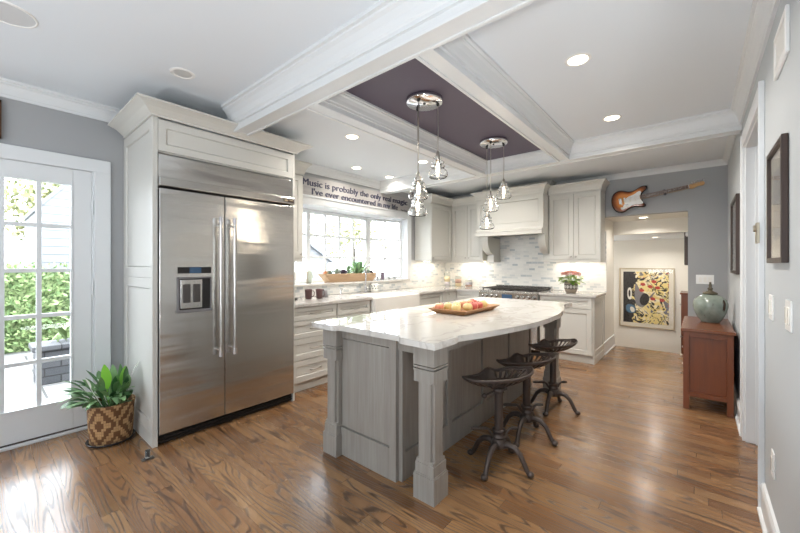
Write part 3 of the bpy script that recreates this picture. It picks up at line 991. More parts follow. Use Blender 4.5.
# -- faucet
fx, fy = 3.63, 3.70
t = thing('faucet', 'tall chrome gooseneck faucet standing behind the white farmhouse sink', 'faucet', (fx, fy, .915))
pts = [(fx, fy, .93), (fx, fy, 1.18)] + [(fx, fy - .11 + .11 * math.cos(a), 1.2 + .11 * math.sin(a)) for a in [i * PI / 12 for i in range(0, 13)]] + [(fx, fy - .222, 1.16)]
part('spout', MB().tube(pts, .013, 12), 'chrome', t)
part('spray_head', MB().tube([(fx, fy - .222, 1.17), (fx, fy - .226, 1.14), (fx, fy - .228, 1.09)], [.014, .019, .021], 12), 'chrome', t)
part('base', MB().lathe([(.001, .915), (.03, .915), (.03, .925), (.022, .935), (.02, 1.0), (.014, 1.01)], (fx, fy, 0), 16), 'chrome', t)
part('lever', MB().tube([(fx + .018, fy, .97), (fx + .05, fy, .98), (fx + .09, fy - .01, 1.02)], [.009, .008, .006], 8), 'chrome', t)
t = thing('soap_pump', 'small chrome soap pump on the worktop left of the gooseneck faucet', 'soap dispenser', (3.13, 3.66, .915))
part('base', MB().lathe([(.001, .915), (.02, .915), (.02, .93), (.011, .935), (.011, .98), (.001, .98)], (3.13, 3.66, 0), 14), 'chrome', t)
part('nozzle', MB().tube([(3.13, 3.66, .975), (3.13, 3.66, .995), (3.13, 3.60, .99)], [.008, .008, .005], 8), 'chrome', t)

# -- wall cabinets
UZ0, UZ1, UXF, UYF = 1.385, 2.36, 5.55, 3.44
t = thing('wall_cabinet', 'painted corner wall cupboard with one door, right of the bay window', 'cabinet', (5.2, 3.6, 1.36), 'wall cabinets')
part('carcass', MB().box(4.885, XR - .01, UYF, YW - .01, UZ0, UZ1), 'cab', t, .002)
fronts_y(t, [('door', 4.892, 5.525, UZ0 + .012, UZ1 - .02, 'lb')], UYF)
part('light_rail', B(4.88, UXF - .03, UYF - .02, UYF + .01, UZ0 - .03, UZ0), 'cab', t, .003)
t2 = thing('wall_cabinet', 'painted two door wall cupboard left of the range hood', 'cabinet', (5.7, 3.1, 1.36), 'wall cabinets')
part('carcass', MB().box(UXF, XR - .01, 2.81, UYF - .003, UZ0, UZ1), 'cab', t2, .002)
fronts_x(t2, [('door', 3.105, 3.415, UZ0 + .012, UZ1 - .02, 'rb'), ('door', 2.815, 3.10, UZ0 + .012, UZ1 - .02, 'lb')], UXF)
part('light_rail', B(UXF - .02, UXF + .01, 2.81, UYF - .02, UZ0 - .03, UZ0), 'cab', t2, .003)
part('crown', MB().sweep([(4.882, YW - .06), (4.882, UYF - .022), (UXF - .022, UYF - .022)], CC, UZ1 - .008, -1), 'cab', t)
part('crown', MB().sweep([(UXF - .022, UYF - .022), (UXF - .022, 2.815)], CC, UZ1 - .008, -1), 'cab', t2)
t3 = thing('wall_cabinet', 'painted two door wall cupboard between the range hood and the guitar', 'cabinet', (5.7, 1.38, 1.36), 'wall cabinets')
part('carcass', MB().box(UXF, XR - .01, 1.035, 1.722, UZ0, UZ1), 'cab', t3, .002)
fronts_x(t3, [('door', 1.382, 1.718, UZ0 + .012, UZ1 - .02, 'rb'), ('door', 1.04, 1.378, UZ0 + .012, UZ1 - .02, 'lb')], UXF)
part('light_rail', MB().box(UXF - .02, UXF + .01, 1.033, 1.722, UZ0 - .03, UZ0).box(UXF, XR - .01, 1.033, 1.05, UZ0 - .03, UZ0), 'cab', t3, .003)
part('crown', MB().sweep([(UXF - .022, 1.722), (UXF - .022, 1.033), (XR - .05, 1.033)], CC, UZ1 - .008, -1), 'cab', t3)

# -- range hood
HX, HY0, HY1 = 5.31, 1.73, 2.80
t = thing('range_hood', 'painted wooden mantel range hood with framed front and carved corbels', 'range hood', (5.6, 2.265, 1.36))
m = MB().box(HX, XR - .01, HY0, HY1, 1.875, UZ1)
part('hood_box', m, 'cab', t, .002)
part('front_panel', MB().shaker((HX, HY1, 1.885), -YP, -XP, HY1 - HY0, UZ1 - 1.885, t=.018, rail=.07, rec=.015), 'cab', t, .0015)
MP = [(0, 0), (.075, 0), (.075, .055), (.082, .058), (.082, .064), (.066, .07), (.046, .08), (.030, .094), (.022, .112), (0, .112)]
m = MB().sweep([(HX - .001, HY1), (HX - .001, HY0)], MP, 1.772, -1)
m.box(HX, XR - .01, HY0, HY0 + .05, 1.772, 1.875).box(HX, XR - .01, HY1 - .05, HY1, 1.772, 1.875).box(HX, HX + .05, HY0 + .05, HY1 - .05, 1.772, 1.875)
part('mantel', m, 'cab', t, .0015)
part('crown', MB().sweep([(UXF - .11, HY1), (HX - .018, HY1), (HX - .018, HY0), (UXF - .11, HY0)], CC, UZ1 - .005, -1), 'cab', t)
part('liner', MB().box(HX + .06, XR - .03, HY0 + .06, HY1 - .06, 1.82, 1.835), 'steel_plain', t)
for (a, b) in ((HY1 - .165, HY1 - .05), (HY0, HY0 + .10)):
    prof = [(XR - .012, 1.772), (HX + .05, 1.772), (HX + .05, 1.745)] + [(HX + .05 + .24 * (1 - math.cos(i * PI / 2 / 8)), 1.745 - .265 * math.sin(i * PI / 2 / 8)) for i in range(1, 9)]
    prof += [(HX + .29, 1.46), (HX + .27, 1.46), (HX + .27, 1.40), (XR - .03, 1.40), (XR - .012, 1.40)]
    m = MB().extrude([(x, 0, z) for x, z in prof], (0, a, 0), (0, b, 0))
    m.box(HX + .255, XR - .012, a - .008, b + (.008 if a > 2 else 0), 1.36, 1.40)
    part('corbel', m, 'cab', t, .002)
# upper plinth of the hood against the ceiling
part('top_riser', MB().box(5.62, XR - .012, HY0 + .02, HY1 - .02, 2.36, 2.525), 'cab', t, .002)
part('top_crown', MB().sweep([(XR - .05, HY1 - .02), (5.62, HY1 - .02), (5.62, HY0 + .02), (XR - .05, HY0 + .02)], crown_prof(.07, .06), 2.594, -1), 'cab', t)

# -- range
GY0, GY1, GX = 1.762, 2.682, 5.16
t = thing('range', 'stainless steel gas range with black grates and a row of knobs under the hood', 'range', (5.5, 2.22, 0))
part('body', MB().box(GX + .03, XR - .02, GY0, GY1, .08, .90), 'steel_plain', t, .003)
part('control_panel', MB().extrude([(GX + .03, 0, .76), (GX, 0, .775), (GX - .012, 0, .895), (GX + .03, 0, .905)], (0, GY0, 0), (0, GY1, 0)), 'steel_plain', t, .002)
part('display', MB().box(GX - .012, GX - .004, 2.14, 2.30, .80, .868), 'blue_lcd', t, label='blue lit oven display')
for y in (1.82, 1.90, 1.98, 2.06, 2.40, 2.48, 2.56, 2.63):
    part('knob', MB().tube([(GX - .005, y, .835), (GX - .018, y, .835), (GX - .02, y, .835), (GX - .045, y, .835)], [.030, .030, .022, .019], 16), 'steel_plain', t)
od = part('oven_door', MB().box(GX - .0, GX + .03, GY0 + .005, GY1 - .005, .17, .75), 'steel_plain', t, .004)
part('oven_window', MB().box(GX - .004, GX + .001, 1.95, 2.5, .32, .6), 'black', od)
part('oven_handle', MB().tube([(GX, 1.84, .70), (GX - .045, 1.84, .70), (GX - .045, 2.60, .70), (GX, 2.60, .70)], .012, 10), 'steel_plain', od)
part('cooktop', MB().box(GX + .02, XR - .025, GY0, GY1, .90, .918), 'steel_plain', t, .003)
part('backguard', MB().box(XR - .09, XR - .02, GY0, GY1, .918, .975), 'steel_plain', t, .003)
m = MB()
for k in range(34): m.box(XR - .093, XR - .089, GY0 + .03 + k * .0255, GY0 + .045 + k * .0255, .95, .966)
part('vent_slots', m, 'dark', t)
for k in range(3):
    a, b = GY0 + .03 + k * .29, GY0 + .03 + k * .29 + .28
    m = MB()
    for y in [a + (b - a) * i / 5 for i in range(6)]: m.box(GX + .06, XR - .12, y - .006, y + .006, .938, .956)
    for x in (GX + .066, GX + .2, GX + .31, GX + .42, XR - .127): m.box(x - .006, x + .006, a, b, .938, .956)
    for x in (GX + .07, XR - .13):
        for y in (a + .006, b - .006): m.box(x - .008, x + .008, y - .008, y + .008, .918, .94)
    part('grate', m, 'grate', t)
for x in (GX + .17, GX + .41):
    for k in range(3):
        part('burner', MB().lathe([(.001, .934), (.03, .934), (.034, .928), (.05, .924), (.05, .918), (.001, .918)], (x, GY0 + .17 + k * .29, 0), 16), 'grate', t)

# -- island
t = thing('kitchen_island', 'grey washed wood island base with panelled sides and square carved posts', 'kitchen island', (2.75, 1.55, 0))
IX0, IX1, IY0, IY1 = 1.655, 3.82, 1.40, 2.0
part('body', MB().box(IX0, IX1, IY0, IY1, .0, .878), 'island', t, .002)
m = MB().framed((IX0, IY1 - .05, .002), -YP, -XP, IY1 - .05 - IY0 - .0, .874, .028, .04, .055, .19, .065, .026)
part('end_panel', m, 'island', t, .001)
m = MB()
pw = (IX1 - IX0) / 4
for k in range(4):
    m.framed((IX0 + k * pw, IY0, .002), XP, -YP, pw - .002, .874, .028, .03, .03, .17, .05, .026)
part('seating_side_panel', m, 'island', t, .001)
m = MB()
m.box(1.62, 3.94, 1.15, 1.195, .80, .878)
m.box(1.645, 1.69, 1.2, 1.40, .80, .878).box(3.85, 3.895, 1.2, 1.40, .80, .878)
part('apron', m, 'island', t, .002)


def post(cx, cy):
    m = MB(); h = .0715
    sq = lambda r: [(cx - r, cy - r), (cx + r, cy - r), (cx + r, cy + r), (cx - r, cy + r)]

    def notch(r, k):
        o = []
        for sx, sy in ((-1, -1), (1, -1), (1, 1), (-1, 1)):
            X, Y = cx + sx * r, cy + sy * r
            a = (X, Y - sy * k); b = (X - sx * k, Y - sy * k); c_ = (X - sx * k, Y)
            o += [a, b, c_] if (sx * sy > 0) else [c_, b, a]
        return o
    m.prism(sq(h), .0, .14); m.prism(sq(h - .004), .14, .148); m.prism(sq(h - .008), .148, .205)
    m.prism(notch(h - .014, .018), .205, .66)
    m.prism(sq(h - .0132), .2045, .225)
    m.prism(sq(h - .003), .66, .722)
    m.prism(sq(h + .001), .724, .734); m.prism(sq(h - .012), .71, .758); m.prism(sq(h + .001), .742, .752)
    m.prism(sq(h), .757, .879)
    return part('post', m, 'island', t, .0015)


for px, py in ((1.668, 1.172), (1.648, 1.965), (3.885, 1.18), (3.885, 1.965)): post(px, py)

# -- island top with eared corners and a bowed seating edge
out = [(1.515, 2.085), (1.515, 1.86), (1.525, 1.838), (1.548, 1.825), (1.552, 1.80), (1.552, 1.325), (1.548, 1.30), (1.525, 1.287), (1.512, 1.268), (1.50, 1.03), (1.70, 1.03), (1.735, 1.036), (1.755, 1.05)]
cxm, hw = 2.79, 1.035
for i in range(1, 16):
    x = cxm - hw + 2 * hw * i / 16
    out.append((x, 1.05 - .185 * (1 - ((x - cxm) / hw) ** 2)))
out += [(cxm + hw, 1.05), (3.845, 1.036), (3.88, 1.03), (4.075, 1.03), (4.075, 2.085)]
m = MB().prism(out, .88, .915)
solo('island_worktop', m, 'quartz', 'large polished white quartzite island top with a bowed seating edge', 'worktop', bev=.006)

# ------------------------------------------------------------------ tractor-seat stools
def make_stool(loc, label):
    t = thing('tractor_stool', label, 'stool', loc, 'cast iron stools along the island')
    ox, oy = loc[0], loc[1]
    T = Matrix.Translation((ox, oy, 0))
    # seat: pan facing +y with pommel, raised rim and slots along the sides and the back
    TS = T @ Matrix.Rotation(math.radians(-27), 4, 'Z')
    m = MB(); m.M = TS
    na, nr = 60, 12
    hs = .602

    def P(i, j):
        a = 2 * PI * j / na; r = i / nr
        ca, sa = math.cos(a), math.sin(a)          # a = pi/2 is the front (+y)
        fr = max(sa, 0.); bk = max(-sa, 0.)
        ww = .272; dd = (.105 if sa > 0 else .135)
        x = ww * ca * r; y = dd * math.copysign(abs(sa) ** 1.25, sa) * r
        rise = .066 * (1. - .40 * fr ** 2) * r ** 2.6
        tip = .012 * abs(ca) ** 8 * r ** 4
        pom = .036 * math.exp(-((x + .01) / .05) ** 2) * fr * min(1., max(0., (r - .3) / .5)) ** 1.4
        back = .022 * math.exp(-((a - 1.0) / .42) ** 2) * r ** 3 if sa > 0 else 0.
        return (x, y, hs - .066 + rise + pom + tip + back)
    v = [P(0, 0)]; f = []
    for i in range(1, nr + 1):
        for j in range(na): v.append(P(i, j))
    for j in range(na): f.append((0, 1 + j, 1 + (j + 1) % na))
    for i in range(1, nr):
        for j in range(na):
            a = 2 * PI * (j + .5) / na
            slot = (7 <= i <= 10) and (j % 2 == 0) and not (math.sin(a) > 0 and math.cos(a) < .25)
            if slot: continue
            k = (j + 1) % na
            f.append((1 + (i - 1) * na + j, 1 + i * na + j, 1 + i * na + k, 1 + (i - 1) * na + k))
    m.add(v, f, True)
    s_ = part('seat', m, 'iron', t)
    sd = s_.modifiers.new('thick', 'SOLIDIFY'); sd.thickness = .009; sd.offset = -1
    m = MB(); m.M = TS
    rim = [P(nr, j) for j in range(na)] + [P(nr, 0), P(nr, 1)]
    m.tube(rim, .008, 6, caps=False)
    part('seat_rim', m, 'iron', s_)
    m = MB(); m.M = T
    m.tube([(0, 0, .14), (0, 0, .49)], [.029, .027], 18)
    m.tube([(0, 0, .49), (0, 0, .508)], .019, 14)
    m.lathe([(.019, .496), (.04, .503), (.055, .509), (.001, .511)], (0, 0, 0), 16)
    part('column', m, 'iron', t)
    m = MB(); m.M = T
    m.lathe([(.028, .185), (.042, .188), (.044, .198), (.036, .204), (.036, .226), (.044, .232), (.042, .242), (.028, .245)], (0, 0, 0), 18)
    part('collar', m, 'iron', t)
    m = MB(); m.M = T
    m.lathe([(.026, .48), (.034, .483), (.034, .505), (.02, .51)], (0, 0, 0), 18)
    part('collar', m, 'iron', t)
    m = MB(); m.M = T
    m.lathe([(.02, .12), (.045, .125), (.052, .14), (.048, .165), (.029, .185)], (0, 0, 0), 18)
    part('hub', m, 'iron', t)
    TF = T @ Matrix.Rotation(math.radians(-50), 4, 'Z')
    for sx in (-1, 1):
        m = MB(); m.M = TF
        ln = .185 if sx < 0 else .125
        m.tube([(sx * .025, 0, .20), (sx * .045, .0, .205), (sx * .06, .0, .232), (sx * .075, .0, .245), (sx * ln, .0, .246)], [.009, .009, .009, .009, .009], 8)
        for k in range(int((ln - .085) / .01)): m.tube([(sx * (.085 + k * .01), 0, .246), (sx * (.089 + k * .01), 0, .246)], .0125, 8)
        part('footrest', m, 'iron', t)
    m = MB(); m.M = T
    m.tube([(.02, 0, .505), (-.09, .05, .475)], .006, 8)
    h = part('height_lever', m, 'iron', t)
    m = MB(); m.sphere((ox - .098, oy + .054, .472), .017, 10, 6)
    part('lever_ball', m, 'iron', h)
    for k in range(4):
        a = k * PI / 2; d = Vector((math.cos(a), math.sin(a), 0))
        prof = [(.03, .145), (.07, .158), (.11, .148), (.145, .115), (.168, .07), (.185, .035), (.2, .016)]
        m = MB(); m.M = T
        m.tube([(d.x * r, d.y * r, z) for r, z in prof], [.022, .021, .0185, .0165, .016, .016, .014], 10)
        lg = part('leg', m, 'iron', t)
        m = MB(); m.sphere((ox + d.x * .207, oy + d.y * .207, .0185), .0205, 12, 8, (1.15, 1.15, .9))
        part('foot', m, 'iron', lg)
    return t


st = make_stool((2.205, 1.005, 0), 'dark cast iron tractor-seat stool nearest to the carved front post of the island')
dup(st, (2.71, 1.01, 0), None, 'middle one of the three dark cast iron tractor-seat stools along the island')
dup(st, (3.39, 1.02, 0), None, 'dark cast iron tractor-seat stool farthest along the island, beside the far post')

# ------------------------------------------------------------------ apple tray
tx0, tx1, ty0, ty1, tz = 2.43, 3.06, 1.375, 1.74, .915
m = MB()
cx, cy = (tx0 + tx1) / 2, (ty0 + ty1) / 2


def trayring(sx, sy, z): return [(cx + a * (tx1 - tx0) / 2 * sx, cy + b * (ty1 - ty0) / 2 * sy, z) for a, b in ((-1, -1), (1, -1), (1, 1), (-1, 1))]


v = trayring(.84, .74, tz) + trayring(1, 1, tz + .04) + trayring(.965, .94, tz + .042) + trayring(.82, .70, tz + .014)
f = [(0, 3, 2, 1), (12, 13, 14, 15)]
for k in range(3):
    for i in range(4): f.append((k * 4 + i, k * 4 + (i + 1) % 4, k * 4 + 4 + (i + 1) % 4, k * 4 + 4 + i))
m.add(v, f)
solo('wooden_tray', m, 'tray', 'long hand-carved wooden tray of apples on the white island top', 'tray', bev=.004)


def applemat(name, c1, c2, c3):
    m = mat(name, c1, .3); g = N(m)
    p = g.sep(g.obj())
    s1 = g.noise(g.comb(g.math('MULTIPLY', p[0], 40.), g.math('MULTIPLY', p[1], 40.), g.math('MULTIPLY', p[2], 10.)), 1., 3.)
    s2 = g.noise(g.obj(), 14., 1.)
    c = g.ramp(g.math('ADD', g.math('MULTIPLY', s1, .4), g.math('MULTIPLY', s2, .6)), [(.38, c2), (.5, c1), (.62, c3)])
    g.col(c); return m


M['apple_red'] = applemat('red_apple_skin', (204, 110, 98), (188, 82, 78), (228, 180, 146))
M['apple_yel'] = applemat('yellow_apple_skin', (224, 206, 150), (214, 192, 128), (226, 160, 124))
M['apple_mix'] = applemat('blushed_apple_skin', (222, 168, 124), (206, 120, 98), (230, 208, 156))
M['stem'] = mat('apple_stem', (84, 60, 36), .8)
AP = [(.034 * math.sin(PI * i / 12) * (1 + .10 * math.cos(PI * i / 12)), -.031 * math.cos(PI * i / 12)) for i in range(13)]
AP = [(.0005, -.024), (.007, -.0275)] + [(r * 1.08, -z) for r, z in [(x, -y) for x, y in AP[3:11]]] + [(.009, .0265), (.0005, .018)]
apples = [(2.52, 1.70 - .02, 0, 'apple_mix', 'orange-blushed apple at the left end of the wooden tray'),
          (2.545, 1.53, 0, 'apple_yel', 'large pale yellow apple at the front left of the wooden tray'),
          (2.66, 1.49, 0, 'apple_yel', 'yellow apple with a pink cheek at the front middle of the tray'),
          (2.755, 1.49, 0, 'apple_red', 'small red apple in front, between yellow and darker red ones'),
          (2.845, 1.485, 0, 'apple_red', 'deep red apple in the right front of the wooden tray'),
          (2.955, 1.50, 0, 'apple_yel', 'yellow apple at the right end of the wooden tray'),
          (2.61, 1.65, .0, 'apple_yel', 'yellow apple behind the pale front one, left rear of the tray'),
          (2.70, 1.62, 0, 'apple_yel', 'small yellow apple in the middle rear row of the tray'),
          (2.79, 1.61, .0, 'apple_mix', 'orange-blushed apple in the rear middle of the tray'),
          (2.90, 1.60, .0, 'apple_mix', 'russet-blushed apple at the rear right of the tray'),
          (2.98, 1.61, 0, 'apple_red', 'red apple at the far back right of the tray')]
for (x, y, dz, mm, lab) in apples:
    z0 = tz + .014 + .0285 + dz
    t = thing('apple', lab, 'apple', (x, y, z0 - .0285), 'apples on the wooden tray')
    m = MB(); m.M = Matrix.Translation((x, y, z0)) @ Matrix.Rotation(R.uniform(0, 6), 4, 'Z') @ Matrix.Rotation(R.uniform(-.35, .35), 4, 'X')
    sc = R.uniform(1.12, 1.25)
    m.lathe([(r * sc, z * sc + .004) for r, z in AP], (0, 0, 0), 18)
    part('fruit', m, mm, t)
    m2 = MB(); m2.M = m.M; m2.tube([(0, 0, .02), (.002, 0, .033), (.005, 0, .043)], .0016, 5)
    part('stem', m2, 'stem', t)

# ------------------------------------------------------------------ pendant lamps
GO = [(.018, .165), (.027, .160), (.032, .150), (.031, .142), (.024, .137), (.024, .133), (.035, .128), (.048, .119), (.049, .110), (.037, .103), (.037, .099), (.052, .092), (.055, .082), (.045, .074), (.046, .069), (.064, .056), (.074, .038), (.076, .020), (.071, .008), (.064, .002)]
GP = GO + [(max(r - .0055, .012), z + .002) for r, z in GO[::-1]]


def pendant(cx, cy, zs, label, rot=0.):
    t = thing('pendant_lamp', label, 'pendant lamp', (cx, cy, 2.57), 'pendant lamps over the island')
    part('canopy', MB().lathe([(.001, 2.538), (.133, 2.538), (.138, 2.544), (.138, 2.57), (.001, 2.57)], (cx, cy, 0), 40), 'chrome', t)
    part('canopy_screw', MB().lathe([(.001, 2.528), (.008, 2.53), (.011, 2.538)], (cx, cy, 0), 10), 'black', t)
    offs = [(-.092, -.012), (.034, .09), (.062, -.08)]
    for (dx, dy), z in zip(offs, zs):
        x, y = cx + dx, cy + dy
        top = z + .165
        cd_ = part('cord', MB().tube([(x, y, 2.54), (x + .002, y - .002, (2.54 + top) / 2), (x, y, top + .03)], .0035, 8), 'nickel', t)
        m = MB().lathe([(.012, 2.538), (.012, 2.525), (.005, 2.515)], (x, y, 0), 12)
        part('grommet', m, 'black', cd_)
        part('socket', MB().lathe([(.004, top + .04), (.010, top + .03), (.014, top + .005), (.017, top - .004), (.017, top - .045), (.001, top - .047)], (x, y, 0), 16), 'nickel', t)
        gl = part('glass_shade', MB().lathe([(r, z + q) for r, q in GP], (x, y, 0), 32), 'glass', t)
        part('bulb', MB().lathe([(.001, z + .035), (.009, z + .038), (.013, z + .05), (.013, z + .09), (.009, z + .11), (.001, z + .118)], (x, y, 0), 14), 'filament', gl)
        lamp('POINT', (x, y, z - .02), 1.6, size=.03)
    return t


pendant(2.18, 1.59, (1.80, 1.70, 1.975), 'cluster of three clear glass insulator pendants nearer the refrigerator', 0)
pendant(3.365, 1.59, (1.845, 1.685, 1.985), 'cluster of three clear glass insulator pendants in front of the range hood', 0)

# ------------------------------------------------------------------ recessed lights
def downlight(x, y, z, label, on=True, power=9., r=.055, aim=True):
    t = thing('recessed_light', label, 'recessed light', (x, y, z), 'recessed ceiling lights')
    part('trim_ring', MB().lathe([(r, z + .012), (r, z - .002), (r + .006, z - .006), (r + .018, z - .003), (r + .022, z + .001)], (x, y, 0), 28), 'white', t)
    part('lens', MB().lathe([(.0005, z - .0015), (r, z - .0015)], (x, y, 0), 24), 'lens' if on else 'lens_off', t)
    if on:
        o = lamp('AREA', (x, y, z - .012), power, (1, .93, .84), r * 1.8, spread=2.6)
    return t


L7 = [(2.40, 2.637, 2.59, 'lit recessed ceiling light above the worktop beside the refrigerator'),
      (3.207, 3.44, 2.59, 'lit recessed ceiling light above the middle of the wall sign'),
      (3.85, 3.44, 2.59, 'lit recessed ceiling light above the right end of the wall sign'),
      (3.547, 2.61, 2.59, 'lit recessed ceiling light behind the near pendant cluster'),
      (2.40, .574, 2.59, 'large lit recessed ceiling light right of the plum coffer'),
      (3.54, .575, 2.59, 'lit recessed ceiling light over the seating side, towards the guitar wall')]
for a in L7: downlight(*a, power=((2.6 if a[0] > 3.5 else 4.) if a[1] > 3 else 10.))
for y in (.75, 2.3): lamp('AREA', (4.5, y, ZC - .004), 10., (1, .93, .84), .11, spread=2.6)      # added fill without fixtures, unseen behind the beam, brightens the range side
lamp('AREA', (3.2, -2.2, ZC - .004), 14., (1, .93, .84), .12, spread=2.6)                          # added unseen lamp, no fixture, lifts the dark hall beyond the doorway
downlight(.905, 2.70, ZL, 'unlit recessed ceiling light above the refrigerator cabinet', False)
for x, y in ((-1., .8), (-1., 2.6), (-2.8, .8), (-.8, -1.8)):
    pass
downlight(6.28, .62, PZ, 'lit recessed light in the low passage soffit', True, 5.)
downlight(7.9, .606, 1.815, 'lit recessed light in the lower room ceiling above the painting', True, 8.)
lamp('POINT', (7.6, 1.8, 1.2), 14., (1, .96, .9), .15)  # added unseen fill lamp for the lower room

t = thing('ceiling_speaker', 'large round white speaker set flush in the ceiling corner', 'speaker', (.098, 2.745, ZL))
part('rim', MB().lathe([(.108, ZL), (.108, ZL - .008), (.116, ZL - .007), (.118, ZL + .001)], (.098, 2.745, 0), 40), 'white', t)
m = mat('speaker_mesh', (206, 208, 210), .7); M['mesh'] = m
part('grille', MB().lathe([(.0005, ZL - .005), (.108, ZL - .004)], (.098, 2.745, 0), 36), 'mesh', t)

# under-cabinet strips
for (x, y, sx, sy, lab) in ((5.2, 3.6, .55, .03, 'slim light strip under the corner wall cupboard'), (5.72, 3.1, .03, .5, 'slim light strip under the cupboard left of the hood'), (5.72, 1.38, .03, .55, 'slim light strip under the cupboard right of the hood')):
    t = thing('under_cabinet_light', lab, 'cabinet light', (x, y, UZ0), 'under cabinet lights')
    part('housing', B(x - sx / 2 - .01, x + sx / 2 + .01, y - sy / 2 - .01, y + sy / 2 + .01, UZ0 - .012, UZ0), 'white', t)
    part('lens', B(x - sx / 2, x + sx / 2, y - sy / 2, y + sy / 2, UZ0 - .014, UZ0 - .012), 'lens', t)
    lamp('AREA', (x, y, UZ0 - .018), 2.1, (1, .91, .78), sx, sy=sy)

# ------------------------------------------------------------------ wall sign
sx0, sx1, sz0, sz1 = 2.54, 4.71, 2.185, 2.435
M['board'] = wood('whitewashed_board', (186, 184, 182), (164, 162, 162), 0, .6)
M['letter'] = mat('sign_lettering', (58, 60, 84), .6)
M['letter_dark'] = mat('sign_lettering_dark', (34, 38, 66), .6)
t = thing('wall_sign', 'long whitewashed board with a dark lettered music quotation above the bay window', 'sign', ((sx0 + sx1) / 2, YW, sz0))
part('board', B(sx0, sx1, YW - .018, YW, sz0, sz1), 'board', t, .002)
part('bottom_edge', B(sx0, sx1, YW - .022, YW, sz0 - .009, sz0 - .001), 'rosewood', t)


def text(body, x, z, size, width, mt, parent, name='lettering', bold=.0034):
    cu = bpy.data.curves.new('lettering', 'FONT'); cu.body = body; cu.size = size; cu.extrude = .0015; cu.resolution_u = 3
    o = bpy.data.objects.new('tmp', cu); COL.objects.link(o)
    bpy.context.view_layer.update()
    me = bpy.data.meshes.new_from_object(o.evaluated_get(bpy.context.evaluated_depsgraph_get()))
    bpy.data.objects.remove(o)
    xs = [v.co.x for v in me.vertices]; k = width / (max(xs) - min(xs)); x_0 = min(xs)
    par = wloc(parent)
    polys = sorted(([list(p.vertices) for p in me.polygons]), key=lambda p: min(me.vertices[i].co.x for i in p))
    words = []; end = None
    for p in polys:                                   # one part per word
        a = min(me.vertices[i].co.x for i in p); b = max(me.vertices[i].co.x for i in p)
        if end is None or a - end > size * .2: words.append([]); end = b
        words[-1].append(p); end = max(end, b)
    for ps in words:
        ids = sorted({i for p in ps for i in p}); mp = {i: n_ for n_, i in enumerate(ids)}
        vs = []; faces = []
        for n_, sh in enumerate((-bold, 0., bold)[(0 if bold else 1):(3 if bold else 2)]):
            o_ = len(vs)
            for i in ids:
                c = me.vertices[i].co
                vs.append(Vector((x + (c.x - x_0) * k + sh, YW - .0195 - c.z - n_ * .0005, z + c.y + sh * .3)) - par)
            faces += [[o_ + mp[i] for i in p] for p in ps]
        m2 = bpy.data.meshes.new(name); m2.from_pydata(vs, [], faces); m2.update()
        q = bpy.data.objects.new(name, m2); COL.objects.link(q); q.parent = parent
        m2.materials.append(M[mt])


text('Music is probably the only real', 2.60, 2.318, .118, 1.655, 'letter', t)
text('magic', 4.30, 2.318, .118, .365, 'letter_dark', t, bold=.006)
text("I've ever encountered in my life", 2.74, 2.212, .112, 1.68, 'letter', t)
text('- Tom Petty', 4.475, 2.207, .04, .19, 'letter', t, bold=.0)

# ------------------------------------------------------------------ electric guitar on the wall
gw = XR
ang = math.radians(8.0)
GL = Matrix.Translation((0, 0, 0))
g0 = Vector((gw - .05, .945, 2.18))          # tail end of the body (world), neck runs to -Y
ax = Vector((0, -math.cos(ang), math.sin(ang))); ay = Vector((0, math.sin(ang), math.cos(ang))); az = Vector((-1, 0, 0))
GM = Matrix(((ax.x, ay.x, az.x, g0.x), (ax.y, ay.y, az.y, g0.y), (ax.z, ay.z, az.z, g0.z), (0, 0, 0, 1)))
t = thing('electric_guitar', 'sunburst electric guitar with white pickguard hung on the grey wall above the passage', 'guitar', (gw - .05, .7, 2.15))
half = [(0., .0), (.006, .055), (.03, .115), (.075, .150), (.125, .155), (.18, .132), (.225, .112), (.27, .108), (.32, .124), (.36, .143), (.40, .150), (.432, .142), (.445, .12), (.43, .095), (.40, .075), (.372, .055), (.362, .03)]
low = [(.362, -.03), (.365, -.06), (.378, -.085), (.392, -.108), (.388, -.130), (.365, -.138), (.33, -.130), (.28, -.112), (.235, -.110), (.19, -.128), (.14, -.155), (.085, -.158), (.035, -.125), (.006, -.06)]
oc = half + low


def smooth_loop(p, n=2):
    for _ in range(n):
        q = []
        for i in range(len(p)):
            a, b = p[i], p[(i + 1) % len(p)]
            q += [(a[0] * .75 + b[0] * .25, a[1] * .75 + b[1] * .25), (a[0] * .25 + b[0] * .75, a[1] * .25 + b[1] * .75)]
        p = q
    return p


oc = smooth_loop(oc, 2); oc = oc[::-1]
cxy = (.19, .0)
me = MB(); me.M = GM
rings = [(1., -.0), (1.0, .034), (.97, .042), (.82, .044), (.62, .045), (.40, .045)]
n = len(oc); v = []
for k, z in rings: v += [(cxy[0] + (x - cxy[0]) * k, cxy[1] + (y - cxy[1]) * k, z) for x, y in oc]
me.add(v, [tuple(range(n))[::-1]])
me.v = me.v[:]
fs = []
for r in range(len(rings) - 1):
    for i in range(n): fs.append((r * n + i, r * n + (i + 1) % n, (r + 1) * n + (i + 1) % n, (r + 1) * n + i))
fs.append(tuple(range((len(rings) - 1) * n, len(rings) * n)))
me.add(v, fs, True)
bd = part('body', me, 'black', t)
cols = {0: (.012, .008, .006), 1: (.012, .008, .006), 2: (.016, .009, .006), 3: (.22, .055, .014), 4: (.62, .21, .05), 5: (.80, .36, .10)}
mesh = bd.data
ca = mesh.color_attributes.new('burst', 'FLOAT_COLOR', 'POINT')
inv = GM.inverted()
off = wloc(t)
